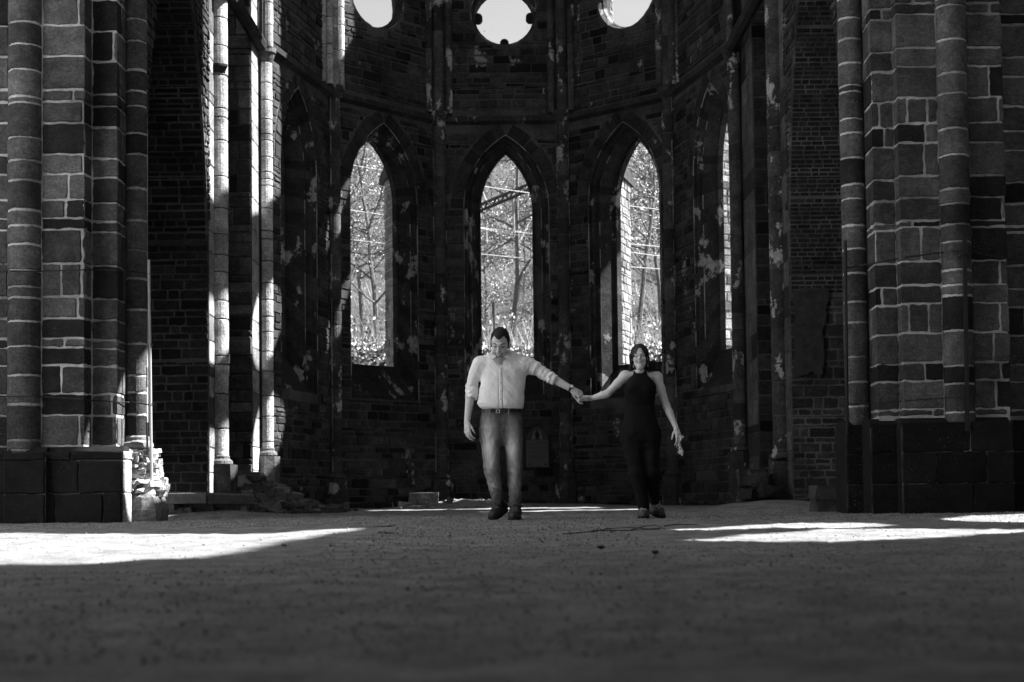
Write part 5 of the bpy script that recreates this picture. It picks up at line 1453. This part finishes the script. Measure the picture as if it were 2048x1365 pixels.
# belt, loops and buckle
def belt_pt(a, z, g=0.006):
    b0, b1 = J(964, 822), J(1043, 821); cx = (b0.x+b1.x)/2; rx = (b1.x-b0.x)/2 + g; ry = 0.118 + g
    e = 2/2.3; c_, s_ = math.cos(a), math.sin(a)
    return Vector((cx + rx*abs(c_)**e*(1 if c_ > 0 else -1), ry*abs(s_)**e*(1 if s_ > 0 else -1), z))
zb = J(1003, 822.5).z; mb = MB(); n = 40; vs = []
for i in range(n):
    a = 2*math.pi*i/n; vs += [belt_pt(a, zb-0.017), belt_pt(a, zb+0.017)]
mb.add(vs, [(2*i, (2*i+2) % (2*n), (2*i+3) % (2*n), 2*i+1) for i in range(n)], 0, 0.02); local(mb, 'belt', M['leather'], man)
mb = MB(); bk = J(996, 823, -0.130)
for (dx0, dz0, dx1, dz1) in ((-0.015, -0.015, -0.015, 0.015), (0.015, -0.015, 0.015, 0.015), (-0.015, 0.015, 0.015, 0.015), (-0.015, -0.015, 0.015, -0.015)):
    mb.tube([bk + Vector((dx0, 0, dz0)), bk + Vector((dx1, 0, dz1))], 0.0035, 6)
local(mb, 'buckle', M['steel'], man)
mb = MB()
for px_ in (979, 1017):
    c = J(px_, 824, -0.128); mb.box(c, (0.010, 0.006, 0.05), 0, 0.25, Matrix.Rotation(0.12, 3, 'Y'))
local(mb, 'belt_loops', M['denim'], man)
# boots
def boot(name, heel, toe, ankle, w, parent, up_mat, high=True, lift=0.0):
    heel, toe, ankle = Vector(heel), Vector(toe), Vector(ankle); d = (toe-heel); L = d.length
    mid = heel.lerp(toe, 0.55) + Vector((0, 0, w*0.42))
    up = [('+', 0, Cone(heel + Vector((0, 0, w*0.55)), mid, w*0.52, w*0.56)), ('+', 0.02, Cone(mid, toe - d*(w*0.42/L) + Vector((0, 0, w*0.36)), w*0.54, w*0.44)),
          ('+', 0.03, Cone(ankle, heel.lerp(toe, 0.22) + Vector((0, 0, w*0.7)), w*0.5, w*0.52)), ('+', 0.02, Cone(heel.lerp(toe, 0.3) + Vector((0, 0, w*1.05)), mid, w*0.44, w*0.46))]
    nz_ = Vector((0, 0, 1)); pl = (d.normalized().cross(Vector((1, 0, 0)) if abs(d.normalized().x) < 0.9 else Vector((0, 1, 0)))).normalized()
    if pl.z < 0: pl = -pl
    h0 = V3(heel); pn = V3(pl)
    up = [('+', 0, Cut(UnionOf(up), lambda p: 0.018 - (p-h0) @ pn))]
    pts = [heel, toe, ankle]
    lo_ = [min(q[i] for q in pts)-w*1.1 for i in range(3)]; hi_ = [max(q[i] for q in pts)+w*1.1 for i in range(3)]
    o = skin_obj(name, up, lo_, hi_, 0.0045, up_mat, parent, disp=lambda c, n_: 0.002*mnoise.noise(Vector(c)*45), tonev=0.05)
    so = [('+', 0, Cut(UnionOf([('+', 0, Cone(heel + pl*0.01, heel.lerp(toe, 0.5) + pl*0.01, w*0.50, w*0.50)), ('+', 0.01, Cone(heel.lerp(toe, 0.5) + pl*0.01, toe - d*(w*0.44/L) + pl*0.01, w*0.58, w*0.50))]), lambda p: np.abs((p-h0) @ pn - 0.012) - 0.013))]
    skin_obj('sole', so, lo_, hi_, 0.004, M['sole'], o, tonev=0.02).location = (0, 0, 0)
    lm = MB(); sdv = d.cross(Vector((0, 0, 1))).normalized()
    for i in range(6):
        pts = []
        for q in range(7):
            c = heel.lerp(toe, 0.36 + 0.075*i + (0.03 if i % 2 else -0.0)*(q-3)/3) + sdv*w*0.30*(q-3)/3
            ok, loc, nor, _ = o.ray_cast(c + Vector((0, 0, 0.4)), Vector((0, 0, -1)))
            if ok and loc.z < ankle.z + 0.03: pts.append(loc + nor*0.002)
        if len(pts) > 3: lm.tube(pts, 0.0036, 5)
    if not lm.v: return o
    local(lm, 'laces', M['lace_dark'] if high else M['galv'], o)
    return o
class UnionOf:
    def __init__(s, ops): s.ops = ops
    def __call__(s, p): return sdf_eval(s.ops, p)
boot('boot', JZ(1006, 0.075, 0.16), JZ(982, 0.0, -0.08), J(998, 1004, 0.06), 0.098, man, M['boot'])
boot('boot', JZ(1032, 0.0, 0.10), JZ(1026, 0.0, -0.19), J(1031, 1012, 0.035), 0.104, man, M['boot'])
# wristwatch
ax = (WRl-ell_).normalized(); wc = WRl - ax*0.012; wt = thing('tmp', (0, 0, 0), 'x', 'x'); bpy.data.objects.remove(wt)
mb = MB(); a = ax.orthogonal().normalized(); b = ax.cross(a); n = 20; vs = []
for (off, r_) in ((-0.011, 0.0325), (0.011, 0.0315)):
    for i in range(n): vs.append(wc + ax*off + (a*math.cos(2*math.pi*i/n) + b*math.sin(2*math.pi*i/n))*r_)
mb.add(vs, [(i, (i+1) % n, n+(i+1) % n, n+i) for i in range(n)], 0, 0.02); wat = local(mb, 'watch_strap', M['leather'], man)
nd = Vector((0.18, -0.85, 0.5)); nd = (nd - ax*nd.dot(ax)).normalized(); dc = wc + nd*0.033
mb = MB(); mb.tube([dc - nd*0.004, dc + nd*0.006], 0.021, 18); local(mb, 'watch_case', M['leather'], wat)
mb = MB(); mb.tube([dc + nd*0.005, dc + nd*0.0075], 0.0165, 18); local(mb, 'watch_dial', M['white'], wat)

# =========================================================================== the woman
YW = 13.3
wo_ = P(1290, 1041, YW); wo_.z = 0.0
wom = thing('person', wo_, 'woman with long dark hair in a black sleeveless jumpsuit, smiling and striding', 'person')
def K(px, py, dy=0.0): return P(px, py, YW+dy) - wo_
def KZ(px, z, dy=0.0): q = P(px, 1000, YW+dy) - wo_; q.z = z; return q
def krow(py, x0, x1, ry, cy=0.0):
    a, b = K(x0, py), K(x1, py); return ((a.z+b.z)/2, (a.x+b.x)/2, cy, (b.x-a.x)/2, ry)
wh = K(1279, 714.5, -0.025); wR = rotm(rad(2), rad(-5), rad(-3)); ws = 0.94
Wr, Wl = K(1183, 797, 0.07), K(1353, 858, -0.05)
sr, sl2 = K(1250, 753, 0.02), K(1314, 755, 0.02); er, el2 = K(1214, 788, 0.03), K(1333, 812, 0.03)
wb = head_ops(wh, wR, ws, True)
wb += [('+', 0.025, Cone(K(1280, 752, 0.02), K(1280, 730, 0.01), 0.052, 0.048)), ('+', 0.02, Cone(sr, sl2, 0.046, 0.046, (0, 1, 0), 0.8)), ('+', 0.03, Cone(K(1281, 749, 0.03), sr, 0.040, 0.042)), ('+', 0.03, Cone(K(1281, 749, 0.03), sl2, 0.040, 0.042)),
       ('+', 0.05, Cone(K(1281, 778, 0.02), K(1280, 800), 0.095, 0.09, (0, 1, 0), 0.68)), ('+', 0.04, Cone(K(1280, 800), K(1280, 860), 0.085, 0.12, (0, 1, 0), 0.65))]
for (a, b, w) in ((sr, er, Wr), (sl2, el2, Wl)):
    wb += [('+', 0.03, Cone(a, a.lerp(b, 0.4), 0.044, 0.040)), ('+', 0.02, Cone(a.lerp(b, 0.4), b, 0.040, 0.033)), ('+', 0.02, Cone(b, b.lerp(w, 0.28), 0.033, 0.035)), ('+', 0.012, Cone(b.lerp(w, 0.28), w, 0.035, 0.022))]
hw_r, _ = hand_ops(Wr, Vector(K(1163, 797, 0.07)) - Vector(Wr), (0.1, 0.6, 0.8), 0.165, (0.5, 0.9, 0.6), -1, 0.04, 0.6, 0.0075)
hw_l, _ = hand_ops(Wl, (0.22, -0.25, -1.0), (0.7, -0.75, 0.0), 0.17, (0.3, 0.45, 0.35), 1, 0.09, 0.9, 0.0075)
wb += hw_r + hw_l
for (h_, k_, a_) in ((K(1262, 862), K(1270, 945, -0.03), K(1287, 1012, -0.03)), (K(1300, 862), K(1304, 945, -0.02), K(1309, 1002, 0.14))):
    wb += [('+', 0.04, Cone(h_, k_, 0.07, 0.045)), ('+', 0.03, Cone(k_, a_, 0.045, 0.032))]
wt_ = head_tone(wh, wR, ws, 0.60, 0, True)
tat0 = V3(K(1197, 793, -0.06)); rtt = [V3(K(1197 + dx, 793 + dy_, -0.06)) for dx, dy_ in ((0, 0), (-3, -3), (3, 3), (-1, 4), (4, -1), (-4, 1), (1, -4))]
def wtone(c):
    t = wt_(c)
    d = np.min([((c-q)**2)[:, [0, 2]].sum(1) for q in rtt], axis=0)
    ns = np.array([mnoise.noise(Vector(p)*90) if dd < 0.0012 else 0 for p, dd in zip(c, d)])
    m = (d < 0.00010*(1+2.2*ns)) & (c[:, 1] < -0.02); t[m] = 0.07
    return t
skin_obj('body', wb, (-0.66, -0.30, 0.08), (0.44, 0.26, 1.74), 0.0034, M['skin'], wom, tone=wtone)
tooth_arc('teeth', wh, wR, ws, wom)
# jumpsuit: halter neck, cut-away shoulders
js = Prof([krow(892, 1252, 1312, 0.08, 0.0), krow(880, 1245, 1319, 0.112, 0.0), krow(865, 1243.5, 1319.5, 0.120), krow(838, 1247, 1314, 0.112), krow(813, 1250, 1308, 0.098), krow(792, 1249.5, 1310, 0.112, -0.01), krow(775, 1248.5, 1313, 0.118, -0.012),
           krow(764, 1253, 1307, 0.122, 0.0), krow(756, 1259, 1300, 0.108, 0.005), krow(750, 1265, 1295, 0.092, 0.008), krow(742, 1267.5, 1293, 0.070, 0.006)])
kk1, kk2 = K(1273, 945, -0.05), K(1304.5, 945, -0.03)
jo = [('+', 0, js), ('+', 0.05, Cone(K(1263, 872), kk1, 0.094, 0.070)), ('+', 0.02, Cone(kk1, K(1288, 1016, -0.03), 0.074, 0.052)), ('+', 0.05, Cone(K(1300, 872), kk2, 0.092, 0.064)), ('+', 0.02, Cone(kk2, K(1309, 1000, 0.12), 0.068, 0.050)),
      ('+', 0.03, Ell(K(1267, 776, -0.085), (0.058, 0.05, 0.055))), ('+', 0.03, Ell(K(1294, 776, -0.085), (0.058, 0.05, 0.055)))]
nkc = K(1280, 741, -0.065); jo.append(('-', 0.004, Ell(nkc, (0.055, 0.085, 0.030))))
skin_obj('jumpsuit', jo, (-0.30, -0.24, 0.08), (0.22, 0.28, 1.46), 0.0048, M['black_cloth'], wom, disp=lambda c, n: fold(c, 0.7), tonev=1.0)
# hair: shell plus combed strands, the right side blown outwards
rh = random.Random(9)
def HW(x, y, z): return wh + Matrix(wR) @ (Vector((x, y, z))*ws)
def wline(p):
    q = ((p-V3(wh)) @ np.array(wR, dtype=np.float32))/ws
    x = q[:, 0] - 0.004
    # face opening: an arch below the parting
    fz = 0.094 - 22.0*np.abs(x)**1.85
    op = np.where((q[:, 1] < -0.018), np.minimum(fz - q[:, 2], 0.075-np.abs(x)), -1.0)
    return op*0.6
class WCap:
    e = Xf(Ell([0, 0.016*ws, 0.030*ws], [0.089*ws, 0.108*ws, 0.100*ws]), wh, wR)
    b = Xf(Ell([0, 0.05*ws, -0.06*ws], [0.082*ws, 0.07*ws, 0.12*ws]), wh, wR)
    def __call__(s, p): return np.maximum(np.minimum(s.e(p), s.b(p)), wline(p))
hair = skin_obj('hair', [('+', 0, WCap())], wh + Vector((-0.16, -0.16, -0.24)), wh + Vector((0.16, 0.18, 0.16)), 0.0032, M['hair_w'], wom, disp=lambda c, n: 0.0016*mnoise.noise(Vector((c.x*120, c.y*120, c.z*20))), tonev=0.02)
mb = MB()
def catmull(p, n=5):
    p = [p[0]] + list(p) + [p[-1]]; r = []
    for i in range(1, len(p)-2):
        for k_ in range(n):
            t = k_/n; r.append(0.5*((2*p[i]) + (p[i+1]-p[i-1])*t + (2*p[i-1]-5*p[i]+4*p[i+1]-p[i+2])*t*t + (3*p[i]-p[i-1]-3*p[i+1]+p[i+2])*t**3))
    return r + [p[-2]]
for i in range(460):
    s_ = -1 if i % 2 else 1
    u = rh.random()
    ya = -0.066 + 0.135*u
    jt = lambda a=0.003: rh.gauss(0, a)
    def onc(x, y, k_=1.01): v = 1-(x/0.089)**2-((y-0.016)/0.108)**2; return 0.030 + 0.100*k_*math.sqrt(max(v, 0.0))
    xs_ = (0.006, 0.034, 0.062, 0.081)
    p = [HW(0.004 + s_*(x-0.006 if q == 0 else x), ya*(1-0.12*q) + 0.004*q + jt(0.001), onc(x, ya*(1-0.12*q)) + jt(0.0012)) for q, x in enumerate(xs_)]
    wx = 0.089 + jt(0.002)
    p += [HW(s_*wx, ya*0.62 + 0.014, 0.012), HW(s_*(wx+0.001), ya*0.5+0.024, -0.05)]
    if s_ < 0:
        end = K(1262 + rh.uniform(-4, 5), 752 + rh.uniform(-10, 14), 0.0 + 0.09*u)
        p += [p[-1].lerp(end, 0.5) + Vector((-0.012, 0, 0)), end]
    else:
        f = rh.random()
        end = K(1295 + 19*f + rh.gauss(0, 3), 761 - 23*f + rh.gauss(0, 7), 0.0 + 0.09*u)
        p += [p[-1].lerp(end, 0.5) + Vector((0.012*f, 0, 0.014*f)), end]
    p = catmull(p, 4); n_ = len(p)
    mb.tube(p, [0.0032*min(1, 3.0*(1-k_/n_)+0.2) for k_ in range(n_)], 4, 0, 0.02, cap=False)
local(mb, 'hair_strands', M['hair_w'], hair, smooth=True)
for (px_, py_) in ((1267, 732), (1295.5, 729)):
    c = K(px_, py_, -0.03); em = MB(); em.tube([c + Vector((0, 0, 0.016)), c], 0.0018, 5); em.tube([c, c - Vector((0, 0, 0.02))], [0.004, 0.006], 8); local(em, 'earring', M['steel'], wom)
# trainers
boot('shoe', KZ(1288, 0.0, 0.06), KZ(1285, 0.0, -0.17), K(1287, 1014, -0.0), 0.094, wom, M['sneaker'], False)
boot('shoe', KZ(1307, 0.045, 0.20), KZ(1325, 0.0, 0.02), K(1309, 1004, 0.15), 0.092, wom, M['sneaker'], False)
# the crumpled cloth in her hand
cc = [K(1361.5, 876, -0.10), K(1358.5, 887, -0.09), K(1360, 895, -0.085), K(1361.5, 903, -0.08)]
cm = MB(); cl_ops = [('+', 0, Ell(cc[0] + Vector((0.006, 0, 0.01)), (0.024, 0.014, 0.014))), ('+', 0.006, Ell(cc[0] + Vector((0, 0, -0.012)), (0.012, 0.016, 0.022))), ('+', 0.006, Cone(cc[1], cc[2], 0.008, 0.014)), ('+', 0.01, Ell(cc[3], (0.022, 0.012, 0.034))), ('+', 0.004, Ell(cc[3] + Vector((0.012, -0.01, -0.012)), (0.014, 0.012, 0.026)))]
ct = skin_obj('cloth', cl_ops, (0.25, -0.2, 0.5), (0.45, 0.05, 0.95), 0.004, mat_flat('pale_tissue', 0.5, var=0.2, scale=50, bump=0.004), None, disp=lambda c, n: 0.012*mnoise.noise(Vector(c)*70), tonev=0.5)
ct.location = wo_; tag(ct, "pale crumpled cloth held in the woman's lowered hand", 'cloth')
